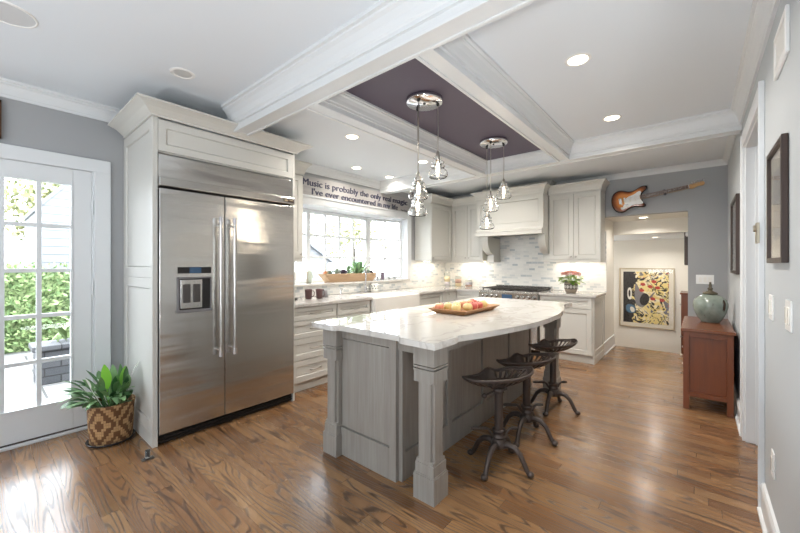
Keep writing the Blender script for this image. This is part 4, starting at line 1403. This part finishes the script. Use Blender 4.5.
for i, vv in enumerate(mesh.vertices):
    q = inv @ (vv.co + off)
    best = 0
    for r_, (k, z) in enumerate(rings):
        if abs(q.z - z) < .0005: best = r_
    if abs(q.z - .045) < .0005:
        d1 = min(math.hypot(q.x - (cxy[0] + (x - cxy[0]) * .62), q.y - (cxy[1] + (y - cxy[1]) * .62)) for x, y in oc)
        best = 4 if d1 < .001 else 5
    ca.data[i].color = cols[best] + (1,)
m = mat('sunburst_lacquer', (150, 70, 30), .12); gg = N(m)
gg.col(gg.n('ShaderNodeAttribute', attribute_name='burst').outputs['Color']); m.node_tree.nodes['Principled BSDF'].inputs['Coat Weight'].default_value = .5
mesh.materials.clear(); mesh.materials.append(m)


def gpart(name, mt, fn, parent=t, bev=0, label=None):
    m = MB(); m.M = GM; fn(m); return part(name, m, mt, parent, bev, label)


pg = smooth_loop([(.16, -.05), (.17, .02), (.22, .045), (.28, .055), (.33, .085), (.36, .085), (.365, .06), (.352, .042), (.345, -.03), (.368, -.07), (.365, -.09), (.33, -.095), (.26, -.075), (.2, -.10), (.13, -.118), (.10, -.112)], 1)[::-1]
pk = gpart('pickguard', 'white', lambda m: m.prism(pg, .0452, .048))
for x in (.165, .225, .285): gpart('pickup', 'ceramic', lambda m: m.box(x - .010, x + .010, -.04, .04, .048, .055), pk, .003)
for x, y in ((.15, -.075), (.115, -.095), (.18, -.09)): gpart('knob', 'ceramic', lambda m: m.lathe([(.012, .048), (.012, .058), (.008, .064), (.0005, .064)], (x, y, 0), 14), pk)
gpart('bridge', 'chrome', lambda m: m.box(.095, .130, -.04, .04, .045, .056).tube([(.11, -.035, .055), (.13, -.06, .075), (.2, -.07, .08)], .003, 6), t, .002)
gpart('neck', 'maple', lambda m: m.prism([(.34, -.026), (.86, -.021), (.86, .021), (.34, .026)], .025, .052), t, .003)
gpart('fretboard', 'rosewood', lambda m: m.prism([(.345, -.0255), (.858, -.0205), (.858, .0205), (.345, .0255)], .052, .058))
m = MB(); m.M = GM
for k in range(22):
    x = .858 - .62 * (1 - 2 ** (-(k + 1) / 12.)); m.box(x - .0012, x + .0012, -.022, .022, .058, .0592)
part('frets', m, 'chrome', t)
m = MB(); m.M = GM
for k in (3, 5, 7, 9, 15, 17, 19):
    x = .858 - .62 * (1 - 2 ** (-(k - .5) / 12.)); m.lathe([(.0005, .0588), (.004, .0586)], (x, 0, 0), 8)
part('inlay_dots', m, 'ceramic', t)
hs_ = smooth_loop([(.855, -.02), (.855, .02), (.885, .026), (.94, .030), (.985, .032), (1.01, .026), (1.015, .002), (1.0, -.018), (.975, -.020), (.955, -.012), (.90, -.034), (.875, -.034)], 1)[::-1]
gpart('headstock', 'maple', lambda m: m.prism(hs_, .028, .044), t, .002)
gpart('nut', 'ceramic', lambda m: m.box(.856, .861, -.021, .021, .052, .061))
for k in range(6): gpart('tuning_peg', 'chrome', lambda m: m.tube([(.895 + k * .023, .018, .044), (.895 + k * .023, .018, .056)], .004, 8).box(.89 + k * .023, .9 + k * .023, .036, .056, .03, .038))
m = MB(); m.M = GM
for k in range(6): m.tube([(.115, -.026 + .0104 * k, .058), (.858, -.017 + .0068 * k, .0615)], .0007, 4)
part('strings', m, 'nickel', t)
gpart('wall_hook', 'black', lambda m: m.box(.60, .62, -.03, .03, -.05, .02).box(.598, .622, .021, .030, .02, .062).box(.598, .622, -.030, -.0225, .02, .062))

# ------------------------------------------------------------------ painting in the lower room, frames on the right wall
M['art'] = mat('abstract_paint', (220, 200, 130), .6)
g = N(M['art']); o = g.obj(); p = g.sep(o)
w1 = g.noise(o, 3.2, 3., .6, 1.2); w2 = g.noise(g.n('ShaderNodeVectorMath', {0: o, 1: (5., 3., 9.)}, operation='ADD').outputs[0], 4.5, 3., .6, 1.)
w3 = g.noise(g.n('ShaderNodeVectorMath', {0: o, 1: (15., 13., 2.)}, operation='ADD').outputs[0], 7., 3., .6, .6)
c = g.ramp(w1, [(.0, (238, 224, 170)), (.47, (232, 212, 140)), (.52, (240, 232, 204)), (.6, (224, 198, 128))])
c = g.mix(g.math('GREATER_THAN', w2, .60), c, lin((120, 116, 118)))
k_ = g.math('GREATER_THAN', g.math('ADD', w3, g.math('MULTIPLY', p[2], .10)), .74); c = g.mix(k_, c, lin((186, 72, 56)))
band = g.math('LESS_THAN', g.math('ABSOLUTE', g.math('SUBTRACT', w2, .47)), .022); c = g.mix(band, c, lin((44, 38, 36)))
lefty = g.math('GREATER_THAN', g.math('ADD', p[1], g.math('MULTIPLY', g.math('SUBTRACT', w1, .5), .55)), .19); c = g.mix(lefty, c, lin((40, 36, 38)))
g.col(c)
AY0, AY1, AZ0, AZ1, AX = .35, 1.262, .055, 1.248, 8.6
t = thing('framed_painting', 'large framed abstract painting in yellow, black and red at the end of the passage', 'painting', (AX, .806, AZ0))
m = MB()
for a in [(AY0, AY0 + .02, AZ0, AZ1), (AY1 - .02, AY1, AZ0, AZ1), (AY0 + .02, AY1 - .02, AZ0, AZ0 + .02), (AY0 + .02, AY1 - .02, AZ1 - .02, AZ1)]: m.box(AX - .03, AX, *a)
part('frame', m, 'champagne', t, .003)
part('mat_board', B(AX - .012, AX, AY0 + .02, AY1 - .02, AZ0 + .02, AZ1 - .02), 'art_mat', t)
m = MB().box(AX - .016, AX - .010, .44, 1.19, .145, 1.175)
o_ = part('canvas', m, 'art', t)
# bold shapes of the painting lie flat on the canvas
def blob(name, pts, mt, d):
    ps = smooth_loop(pts, 2)
    part(name, MB().extrude([(AX - .0162, y, z) for y, z in ps], (-d, 0, 0), (0, 0, 0)), mt, t)
M['pt_black'] = mat('paint_black', (40, 36, 36), .6); M['pt_grey'] = mat('paint_grey', (128, 126, 130), .6); M['pt_blue'] = mat('paint_blue', (76, 112, 140), .6); M['pt_white'] = mat('paint_white', (224, 222, 214), .6); M['pt_red'] = mat('paint_red', (184, 66, 54), .6); M['pt_yel'] = mat('paint_yellow', (226, 204, 124), .6)
blob('brush_shape', [(1.16, 1.12), (1.08, 1.16), (1.09, .85), (1.13, .6), (1.10, .3), (1.04, .2), (1.02, .16), (1.12, .16), (1.15, .4), (1.18, .75)], 'pt_black', .0006)
blob('brush_shape', [(.98, 1.0), (.9, .78), (.80, .74), (.76, .62), (.82, .48), (.92, .46), (.98, .55), (1.0, .7)], 'pt_grey', .0008)
blob('brush_shape', [(.86, .75), (.77, .74), (.74, .62), (.80, .5), (.88, .5), (.92, .6)], 'pt_black', .0012)
blob('brush_shape', [(1.13, .52), (1.0, .5), (.97, .4), (1.0, .33), (1.12, .34), (1.15, .42)], 'pt_blue', .0012)
blob('brush_shape', [(1.08, .47), (1.0, .45), (.99, .36), (1.06, .35)], 'pt_white', .0018)
blob('brush_shape', [(1.12, .84), (1.05, .86), (1.04, .72), (1.05, .6), (1.12, .62)], 'pt_white', .0014)
blob('brush_shape', [(1.10, .8), (1.065, .8), (1.065, .66), (1.10, .67)], 'pt_black', .0018)
for y, z in ((.86, .92), (.74, .88), (.62, .86), (.55, .62), (.88, .8), (.68, .98), (.7, .64)):
    blob('brush_shape', [(y + .05, z + .02), (y - .02, z + .04), (y - .06, z - .01), (y + .01, z - .04)], 'pt_red', .0010)
for y, z, r in ((.52, .45, .05), (.66, .42, .05), (.8, .3, .05)):
    blob('brush_shape', [(y + r, z), (y, z + r), (y - r, z), (y, z - r)], 'pt_yel', .0016)
    blob('brush_shape', [(y + r * .5, z), (y, z + r * .5), (y - r * .5, z), (y, z - r * .5)], 'pt_black', .0020)
part('glazing', B(AX - .0215, AX - .0195, AY0 + .02, AY1 - .02, AZ0 + .02, AZ1 - .02), 'pane', t)


M['print_pale'] = mat('pale_print', (190, 188, 184), .6)


def wallframe(x0, x1, z0, z1, th, wd, label, pic):
    t = thing('picture_frame', label, 'picture frame', ((x0 + x1) / 2, YR, z0))
    m = MB()
    for a in [(x0, x0 + wd, z0, z1), (x1 - wd, x1, z0, z1), (x0 + wd, x1 - wd, z0, z0 + wd), (x0 + wd, x1 - wd, z1 - wd, z1)]: m.box(a[0], a[1], YR + .001, YR + th, a[2], a[3])
    part('frame', m, 'frame_dark', t, .003)
    part('mat_board', B(x0 + wd, x1 - wd, YR + .002, YR + th * .4, z0 + wd, z1 - wd), 'art_mat', t)
    part('print', B(x0 + wd + .07, x1 - wd - .07, YR + th * .4, YR + th * .42, z0 + wd + .08, z1 - wd - .08), pic, t)
    part('glazing', B(x0 + wd, x1 - wd, YR + th * .6, YR + th * .66, z0 + wd, z1 - wd), 'pane', t)


wallframe(2.035, 2.43, 1.327, 1.835, .022, .022, 'dark wooden picture frame on the right wall above the light switches', 'print_pale')
wallframe(4.19, 4.88, 1.235, 1.93, .026, .03, 'dark wooden picture frame on the right wall above the cherry chest', 'print_pale')
t = thing('picture_frame', 'dark slim frame glimpsed on the side wall inside the lower room', 'picture frame', (7.0, .105, 1.31))
part('frame', B(6.90, 7.12, .106, .165, 1.31, 1.90), 'frame_dark', t, .003)
part('backing', B(6.92, 7.10, .165, .168, 1.33, 1.88), 'pt_grey', t)

# ------------------------------------------------------------------ cherry chest and vase
CX0, CX1, CY0, CY1, CH = 4.17, 5.20, -.24, .118, .735
t = thing('chest_of_drawers', 'low cherry wood chest of drawers with a framed end against the right wall', 'chest', ((CX0 + CX1) / 2, -.06, 0))
for x in (CX0 + .012, CX1 - .062):
    for y in (CY0 + .008, CY1 - .052): part('leg', B(x, x + .05, y, y + .044, 0, CH - .028), 'cherry', t, .002)
part('top', MB().box(CX0, CX1, CY0 - .005, CY1 + .008, CH - .028, CH), 'cherry_top', t, .005)
part('end_panel', MB().box(CX0 + .034, CX0 + .044, CY0 + .05, CY1 - .05, .15, CH - .06), 'cherry', t)
for z0, z1 in ((CH - .075, CH - .028), (.12, .16)): part('end_rail', B(CX0 + .014, CX0 + .05, CY0 + .05, CY1 - .05, z0, z1), 'cherry', t, .002)
part('case', MB().box(CX0 + .046, CX1 - .02, CY0 + .012, CY1 - .03, .14, CH - .03), 'cherry', t)
for k in range(3):
    z0, z1 = .17 + k * .178, .34 + k * .178
    for j in range(2):
        x0, x1 = CX0 + .07 + j * .45, CX0 + .51 + j * .45
        d = part('drawer', MB().box(x0, x1, CY1 - .03, CY1 - .006, z0, z1), 'cherry', t, .003)
        part('knob', MB().tube([((x0 + x1) / 2, CY1 - .006, (z0 + z1) / 2), ((x0 + x1) / 2, CY1 + .008, (z0 + z1) / 2), ((x0 + x1) / 2, CY1 + .012, (z0 + z1) / 2), ((x0 + x1) / 2, CY1 + .022, (z0 + z1) / 2)], [.005, .005, .012, .009], 10), 'nickel', d)
M['vase'] = mat('celadon_glaze', (120, 144, 128), .16)
g = N(M['vase']); o = g.obj(); p = g.sep(o)
n1 = g.noise(o, 9., 4., .6)
n2 = g.noise(g.comb(g.math('MULTIPLY', p[0], 16.), g.math('MULTIPLY', p[1], 16.), g.math('MULTIPLY', p[2], 5.)), 1., 2., .5)
c = g.ramp(n1, [(.3, (114, 126, 117)), (.6, (142, 152, 143)), (.75, (166, 172, 163))])
c = g.mix(g.ramp(n2, [(.63, (0, 0, 0)), (.69, (255, 255, 255))]), c, lin((64, 46, 34)))
g.col(c)
vx, vy = 4.78, -.09
t = thing('lidded_vase', 'round green glazed lidded jar with brown drips on top of the cherry chest', 'vase', (vx, vy, CH))
vp = [(.001, 0), (.085, 0), (.095, .012), (.125, .05), (.152, .10), (.168, .155), (.168, .195), (.150, .235), (.115, .265), (.075, .28), (.06, .285), (.055, .28), (.001, .278)]
part('jar', MB().lathe([(r * .81, z + CH) for r, z in vp], (vx, vy, 0), 40), 'vase', t)
M['bronze'] = mat('bronze_lid', (92, 84, 68), .4, .3)
lp = [(.062, .284), (.072, .29), (.07, .302), (.045, .315), (.025, .325), (.018, .338), (.026, .348), (.026, .358), (.014, .368), (.016, .39), (.010, .42), (.012, .43), (.001, .436)]
part('lid', MB().lathe([(r * .85, .284 + (z - .284) * .82 + CH) for r, z in lp], (vx, vy, 0), 24), 'bronze', t, label='dark bronze lid with a tall finial')

# brown cabinet glimpsed in the lower room
t = thing('sideboard', 'brown wooden cabinet glimpsed at the right edge of the lower room', 'cabinet', (8.1, .18, -.6))
part('case', MB().box(7.88, 8.4, .12, .235, -.6, .80), 'cherry', t, .004)
part('top', MB().box(7.84, 8.44, .11, .25, .80, .83), 'cherry_top', t, .004)
part('knob', MB().tube([(7.95, .235, .62), (7.95, .255, .62)], .014, 10), 'nickel', t)

# ------------------------------------------------------------------ switches, outlet, vent
def plate_y(x, z, w, h, gangs, label, kind='light_switch', cat='light switch'):
    t = thing(kind, label, cat, (x, YR, z))
    part('plate', MB().box(x - w / 2, x + w / 2, YR, YR + .006, z - h / 2, z + h / 2), 'white', t, .002)
    for k in range(gangs):
        xx = x + (k - (gangs - 1) / 2) * .046
        part('rocker' if kind == 'light_switch' else 'socket', MB().box(xx - .016, xx + .016, YR + .006, YR + .010, z - .033, z + .033), 'ceramic', t, .002)


plate_y(2.45, 1.115, .115, .118, 2, 'white two gang switch plate on the right wall beside the door casing')
plate_y(2.02, 1.122, .115, .118, 2, 'white two gang switch plate directly below the near picture frame')
plate_y(2.40, .385, .075, .118, 1, 'white wall outlet low on the right wall above the baseboard', 'wall_outlet', 'outlet')
t = thing('light_switch', 'white three gang switch plate on the grey wall above the vase', 'light switch', (XR, -.06, 1.13))
part('plate', MB().box(XR - .006, XR, -.145, .026, 1.075, 1.19), 'white', t, .002)
for k in range(3): part('rocker', MB().box(XR - .010, XR - .006, -.122 + k * .046, -.09 + k * .046, 1.1, 1.165), 'ceramic', t, .002)
t = thing('air_vent', 'white air return grille high on the right wall by the ceiling', 'vent', (2.2, YR, 2.15))
vx0, vx1, vz0, vz1 = 2.02, 2.31, 2.145, 2.33
m = MB()
for a in [(vx0, vx0 + .03, vz0, vz1), (vx1 - .03, vx1, vz0, vz1), (vx0 + .03, vx1 - .03, vz0, vz0 + .03), (vx0 + .03, vx1 - .03, vz1 - .03, vz1)]: m.box(a[0], a[1], YR, YR + .012, a[2], a[3])
part('frame', m, 'white', t, .003)
m = MB()
for k in range(9):
    z = vz0 + .036 + k * .0135; m.extrude([(vx0 + .03, YR + .002, z), (vx0 + .03, YR + .009, z + .006), (vx0 + .03, YR + .009, z + .008), (vx0 + .03, YR + .002, z + .003)], (0, 0, 0), (vx1 - vx0 - .06, 0, 0))
part('louvres', m, 'white', t)
part('backing', B(vx0 + .03, vx1 - .03, YR + .0005, YR + .002, vz0 + .03, vz1 - .03), 'greypot', t)

# sliver of a wooden frame above the patio door
t = thing('wooden_plaque', 'brown wooden plaque at the top left, hung above the patio door', 'plaque', (0, YW, 2.2))
part('board', MB().box(-.35, .105, YW - .03, YW, 2.22, 2.46), 'tray', t, .003)
part('border', MB().box(-.35, .112, YW - .036, YW, 2.455, 2.475).box(-.35, .112, YW - .036, YW, 2.205, 2.225).box(.095, .112, YW - .036, YW, 2.205, 2.475), 'rosewood', t, .002)

# ------------------------------------------------------------------ basket plant by the patio door
px, py = .655, 3.40
M['dish'] = mat('black_saucer', (38, 40, 44), .18)
solo('plant_saucer', MB().lathe([(.001, .002), (.132, .002), (.144, .018), (.147, .018), (.149, .015), (.136, 0), (.001, 0)], (px, py, 0), 40), 'dish', 'dark glossy saucer on the floor under the woven basket', 'saucer')
M['basket'] = mat('woven_basket', (190, 150, 104), .75)
g = N(M['basket']); uv = g.n('ShaderNodeTexCoord').outputs['UV']; p = g.sep(uv)
uu = g.math('MULTIPLY', p[0], 60.); vv = g.math('MULTIPLY', p[1], 52.)
uq = g.math('FLOOR', uu); vq = g.math('FLOOR', vv)
du = g.math('ABSOLUTE', g.math('SUBTRACT', g.math('FRACT', g.math('DIVIDE', uq, 15.)), .5)); dv = g.math('ABSOLUTE', g.math('SUBTRACT', g.math('FRACT', g.math('DIVIDE', vq, 15.)), .5))
dd = g.math('FRACT', g.math('MULTIPLY', g.math('ADD', du, dv), 3.))
dk = g.math('LESS_THAN', dd, .42)
nz = g.noise(g.obj(), 40., 3.)
c = g.mix(nz, lin((206, 170, 122)), lin((168, 126, 82)))
c = g.mix(dk, c, lin((112, 76, 46)))
fr_u = g.math('FRACT', uu); fr_v = g.math('FRACT', vv)
edge = g.math('MAXIMUM', g.math('LESS_THAN', fr_u, .12), g.math('LESS_THAN', fr_v, .12))
c = g.mix(g.math('MULTIPLY', edge, .45), c, lin((84, 58, 36)))
g.col(c); g.bump(g.math('SUBTRACT', g.math('ADD', g.math('MULTIPLY', dk, -.5), 1.), edge), .5, .004)
t = thing('potted_plant', 'leafy green plant in a diamond-woven basket by the patio door', 'potted plant', (px, py, .004))
bp = [(.001, .003), (.122, .003), (.128, .01), (.135, .12), (.142, .26), (.146, .275), (.146, .292), (.138, .292), (.134, .27), (.128, .24), (.001, .24)]
part('basket', MB().lathe(bp, (px, py, 0), 48), 'basket', t)
part('soil', MB().lathe([(.001, .25), (.129, .248)], (px, py, 0), 24), 'soil', t)
m = MB()
for i in range(100):
    a = R.uniform(0, 2 * PI); rr = R.uniform(0, .10); b0 = Vector((px + rr * math.cos(a), py + rr * math.sin(a), .245))
    a2 = a + R.uniform(-.6, .6); out_ = R.uniform(.25, 1.35)
    d = Vector((math.cos(a2) * out_, math.sin(a2) * out_, 1)).normalized()
    ln = R.uniform(.07, .17)
    e = b0 + d * ln
    if e.x > .70: d.x = min(d.x, 0.); e = b0 + d * ln
    if e.y > 3.66: d.y = min(d.y, .05); e = b0 + d * ln
    m.tube([b0, (b0 + e) / 2 + Vector((0, 0, .01)), e], .0022, 4, caps=False)
    d2 = (d + Vector((0, 0, -.3))).normalized()
    L = R.uniform(.10, .17)
    if e.x + d2.x * L > .75: d2.x = -.2
    if e.y + d2.y * L > 3.74: d2.y = -.2
    m.leaf(e, d2, L, R.uniform(.032, .05), R.uniform(.4, 1.3), 6, .2)
part('foliage', m, 'leaf', t)
M['lime'] = mat('young_leaf', (132, 196, 62), .4)
for (dx, dy, dz, lx, L) in ((-.035, -.05, .40, -.10, .19), (.06, -.03, .40, .10, .15)):
    m = MB().tube([(px + dx * .5, py + dy * .5, .25), (px + dx, py + dy, dz)], .003, 5, caps=False)
    m.leaf((px + dx, py + dy, dz), (lx, -.1, 1), L, .075, .1, 6, .15)
    part('young_leaf', m, 'lime', t, label='bright lime green young leaf')
# white spathes
m = MB()
for (dx, dy, dz, L) in ((-.13, -.06, .43, .09), (.11, -.05, .46, .12), (-.05, .05, .40, .07)):
    m.tube([(px + dx * .4, py + dy * .4, .26), (px + dx, py + dy, dz)], .0025, 5, caps=False); m.leaf((px + dx, py + dy, dz), (.35 if dx > 0 else -.3, -.1, .8), L, .04, .1, 6, .3)
part('flower', m, 'ceramic', t)

t = thing('floor_stopper', 'small clear plastic stopper on the floor by the refrigerator cabinet corner', 'door stop', (.745, 2.86, 0))
part('base', MB().box(.71, .78, 2.84, 2.88, 0, .008), 'acrylic', t, .002)
part('post', MB().lathe([(.001, .008), (.017, .008), (.016, .06), (.013, .062), (.012, .02), (.001, .018)], (.745, 2.86, 0), 16), 'acrylic', t)

# ------------------------------------------------------------------ worktop items, window sill
def mug(x, y, label):
    t = thing('mug', label, 'mug', (x, y, .915), 'brown mugs')
    part('cup', MB().lathe([(.001, .917), (.031, .917), (.036, .921), (.043, 1.02), (.044, 1.03), (.040, 1.03), (.038, 1.015), (.033, .926), (.001, .924)], (x, y, 0), 28), 'mug', t)
    d = Vector((.643, -.766, 0))
    pts = [Vector((x, y, 0)) + d * r + Vector((0, 0, z)) for r, z in ((.039, 1.01), (.058, 1.012), (.068, .995), (.066, .965), (.053, .945), (.036, .942))]
    part('handle', MB().tube(pts, .0055, 8), 'mug', t)


mug(2.50, 3.50, 'brown mug on the worktop, nearer the refrigerator')
mug(2.625, 3.46, 'brown mug on the worktop beside the small grey pot')
t = thing('sugar_pot', 'small dark grey lidded pot on the worktop beside the brown mugs', 'pot', (2.80, 3.60, .915))
part('pot', MB().lathe([(.001, .916), (.055, .916), (.06, .922), (.05, .945), (.044, .985), (.001, .985)], (2.80, 3.60, 0), 24), 'greypot', t)
part('lid', MB().lathe([(.046, .985), (.04, .995), (.012, 1.0), (.008, 1.006), (.011, 1.014), (.001, 1.02)], (2.80, 3.60, 0), 20), 'greypot', t)
t = thing('coffee_maker', 'sliver of a white and black coffee maker beside the refrigerator', 'coffee maker', (2.26, 3.62, .915))
part('base', MB().box(2.16, 2.37, 3.52, 3.72, .915, .935), 'black', t, .006)
part('body', MB().box(2.17, 2.36, 3.62, 3.72, .935, 1.22), 'white', t, .01)
part('head', MB().box(2.17, 2.36, 3.52, 3.72, 1.14, 1.24), 'white', t, .012)
part('carafe', MB().lathe([(.001, .937), (.05, .937), (.06, .96), (.055, 1.03), (.04, 1.07), (.04, 1.09), (.001, 1.09)], (2.29, 3.565, 0), 20), 'black', t)
t = thing('soap_canister', 'white ceramic canister with a dark leaf pattern behind the gooseneck faucet', 'canister', (3.81, 3.70, .915))
M['leafprint'] = mat('leaf_print', (58, 76, 70), .4)
part('body', MB().lathe([(.001, .916), (.05, .916), (.055, .922), (.055, 1.03), (.05, 1.036), (.001, 1.036)], (3.81, 3.70, 0), 28), 'ceramic', t)
m = MB()
for k in range(8):
    a = k * PI / 4 + .2
    for z, tl in ((.955, .6), (.99, -.6)):
        b0 = Vector((3.81 + .0558 * math.cos(a), 3.70 + .0558 * math.sin(a), z))
        m.leaf(b0, (-math.sin(a) * tl, math.cos(a) * tl, .8), .032, .016, 0, 3, 0, (math.cos(a), math.sin(a), 0))
part('leaf_pattern', m, 'leafprint', t)

# glass canisters in the corner
M['pasta'] = mat('dry_goods', (226, 206, 172), .8); M['choc'] = mat('dark_goods', (186, 150, 136), .8); M['lav'] = mat('pale_goods', (206, 198, 206), .8)
for (x, y, h, r, mt, mt2, lab) in ((5.58, 3.55, .25, .058, 'pasta', 'lav', 'tallest of the three glass canisters in the worktop corner'), (5.62, 3.34, .19, .060, 'choc', 'pasta', 'medium glass canister, middle of the three in the worktop corner'), (5.65, 3.145, .125, .064, 'lav', 'choc', 'shortest glass canister, next to the range')):
    t = thing('glass_canister', lab, 'canister', (x, y, .915), 'glass canisters')
    part('jar', MB().lathe([(.001, .9155), (r, .9155), (r + .002, .922), (r, .915 + h - .012), (r - .008, .915 + h), (r - .011, .915 + h), (r - .004, .915 + h - .014), (r - .003, .925), (.001, .922)], (x, y, 0), 28), 'jar', t)
    part('contents', MB().lathe([(.001, .923), (r - .005, .924), (r - .005, .915 + h * .36), (.001, .915 + h * .36)], (x, y, 0), 24), mt2, t)
    part('contents', MB().lathe([(.001, .916 + h * .36), (r - .005, .916 + h * .36), (r - .006, .915 + h * .72), (.001, .915 + h * .76)], (x, y, 0), 24), mt, t)
    part('lid', MB().lathe([(r - .012, .915 + h), (r - .002, .915 + h + .002), (r - .004, .915 + h + .012), (.012, .915 + h + .018), (.007, .915 + h + .026), (.011, .915 + h + .038), (.001, .915 + h + .044)], (x, y, 0), 24), 'nickel', t)

# planter trough with succulents
bx0, bx1, byc, bz = 2.99, 4.03, 3.90, BZ0 + .016
t = thing('planter_trough', 'long raw wooden trough of succulents on the bay window sill', 'planter', ((bx0 + bx1) / 2, byc, bz))
m = MB()
cxb = (bx0 + bx1) / 2


def tr(sx, sy, z): return [(cxb + a * (bx1 - bx0) / 2 * sx, byc + b * .085 * sy, z) for a, b in ((-1, -1), (1, -1), (1, 1), (-1, 1))]


v = tr(.80, .75, bz) + tr(1., 1., bz + .115) + tr(.965, .80, bz + .115) + tr(.90, .74, bz + .09)
f = [(0, 3, 2, 1), (12, 13, 14, 15)]
for k in range(3):
    for i in range(4): f.append((k * 4 + i, k * 4 + (i + 1) % 4, k * 4 + 4 + (i + 1) % 4, k * 4 + 4 + i))
part('trough', m.add(v, f), 'bowl', t, .006)
part('soil', B(cxb - .465, cxb + .465, byc - .062, byc + .062, bz + .088, bz + .10), 'soil', t)


def rosette(x, y, n_, L, w, mt, tilt, name='succulent'):
    m = MB()
    for i in range(n_):
        a = i * 2.4; k = (i / n_)
        m.leaf((x, y, bz + .095), (math.cos(a) * (1.1 - k * tilt), math.sin(a) * (1.1 - k * tilt) * .6, .45 + k * 1.2), L * 1.3 * (1 - .25 * k), w, -.2, 4, .3)
    part(name, m, mt, t)


rosette(3.64, byc, 26, .20, .03, 'succulent', .7)
rosette(3.74, byc + .02, 22, .21, .034, 'succulent', .8)
rosette(3.48, byc, 24, .15, .02, 'succulent', .8)
rosette(3.36, byc - .03, 26, .085, .035, 'succ_purple', .5)
rosette(3.26, byc, 22, .10, .03, 'succ_pale', .6)
rosette(3.14, byc, 20, .075, .03, 'succ_pale', .5)
rosette(3.06, byc, 16, .06, .026, 'apple_mix', .5)
rosette(3.87, byc, 20, .075, .03, 'succ_pale', .5)
rosette(3.95, byc, 16, .06, .025, 'succ_purple', .5)
t_ = thing('sill_ornament', 'pale shell-like ornament on the bay window sill at the left end', 'ornament', (2.80, 3.90, bz))
part('shell', MB().lathe([(.001, bz), (.03, bz), (.045, bz + .03), (.06, bz + .08), (.05, bz + .13), (.02, bz + .165), (.001, bz + .17)], (2.80, 3.90, 0), 16, sx=.9, sy=.35), 'succ_pale', t_)
part('stand', MB().box(2.755, 2.775, 3.885, 3.915, bz, bz + .15), 'brass', t_, .004)
t_ = thing('photo_stand', 'small dark-rimmed square photo stand on the sill right of the faucet', 'photo stand', (4.18, 3.88, bz))
part('frame', MB().box(4.14, 4.22, 3.875, 3.887, bz, bz + .125).box(4.165, 4.195, 3.887, 3.93, bz, bz + .01), 'greypot', t_, .003)
part('print', B(4.15, 4.21, 3.873, 3.875, bz + .012, bz + .112), 'succ_purple', t_)
for x, y, lab in ((4.33, 3.86, 'small clear glass votive on the sill beside the photo stand'), (4.45, 3.85, 'small clear glass votive on the sill nearest the right casing')):
    t_ = thing('glass_votive', lab, 'votive glass', (x, y, bz), 'votive glasses on the sill')
    part('cup', MB().lathe([(.001, bz), (.022, bz), (.03, bz + .03), (.032, bz + .062), (.029, bz + .062), (.024, bz + .02), (.001, bz + .012)], (x, y, 0), 18), 'jar', t_)
    part('wax', MB().lathe([(.001, bz + .0125), (.022, bz + .018), (.025, bz + .03), (.001, bz + .031)], (x, y, 0), 14), 'greypot', t_)

# pink flower pot on the right worktop
fx, fy = 5.47, 1.40
M['potpat'] = mat('patterned_pot', (120, 112, 104), .35)
g = N(M['potpat']); uv = g.n('ShaderNodeTexCoord').outputs['UV']; p = g.sep(uv)
fu = g.math('SUBTRACT', g.math('FRACT', g.math('MULTIPLY', p[0], 12.)), .5); fv = g.math('MULTIPLY', g.math('SUBTRACT', p[1], 1.005), 17.)
rd = g.math('SQRT', g.math('ADD', g.math('MULTIPLY', fu, fu), g.math('MULTIPLY', fv, fv)))
ring_ = g.math('LESS_THAN', g.math('ABSOLUTE', g.math('SUBTRACT', rd, .28)), .09); dot = g.math('LESS_THAN', rd, .1)
band_ = g.math('GREATER_THAN', g.math('ABSOLUTE', g.math('SUBTRACT', p[1], 1.005)), .036)
c = g.mix(g.math('MAXIMUM', ring_, dot), lin((92, 84, 78)), lin((222, 218, 210)))
c = g.mix(band_, c, lin((146, 132, 118)))
g.col(c)
t = thing('flower_pot', 'pink flowering plant in a ring-patterned pot on the worktop right of the range', 'potted flower', (fx, fy, .915))
part('pot', MB().lathe([(.001, .9155), (.058, .9155), (.070, .93), (.086, .97), (.09, 1.01), (.085, 1.055), (.083, 1.075), (.077, 1.075), (.078, 1.05), (.001, 1.05)], (fx, fy, 0), 32), 'potpat', t)
m = MB()
for i in range(110):
    a = R.uniform(0, 6.28); rr = R.uniform(.02, .12); z = 1.05 + R.uniform(0, .13) * (1.25 - rr / .12 * .6)
    m.leaf((fx + rr * math.cos(a), fy + rr * math.sin(a), z), (math.cos(a), math.sin(a), R.uniform(-.3, .5)), R.uniform(.055, .09), .05, .5, 4, .2)
part('foliage', m, 'kal_leaf', t)
m = MB()
for i in range(330):
    a = R.uniform(0, 6.28); rr = .13 * math.sqrt(R.random()); cl = 1 if math.sin(a * 3 + 1) > -.5 else 0
    if not cl: continue
    p0 = Vector((fx + rr * math.cos(a), fy + rr * math.sin(a), 1.21 + R.uniform(-.02, .03) - rr * .25))
    for k in range(4):
        b_ = k * PI / 2 + a; m.leaf(p0, (math.cos(b_), math.sin(b_), .4), .021, .016, 0, 2, .1)
part('blossoms', m, 'kal_flower', t)
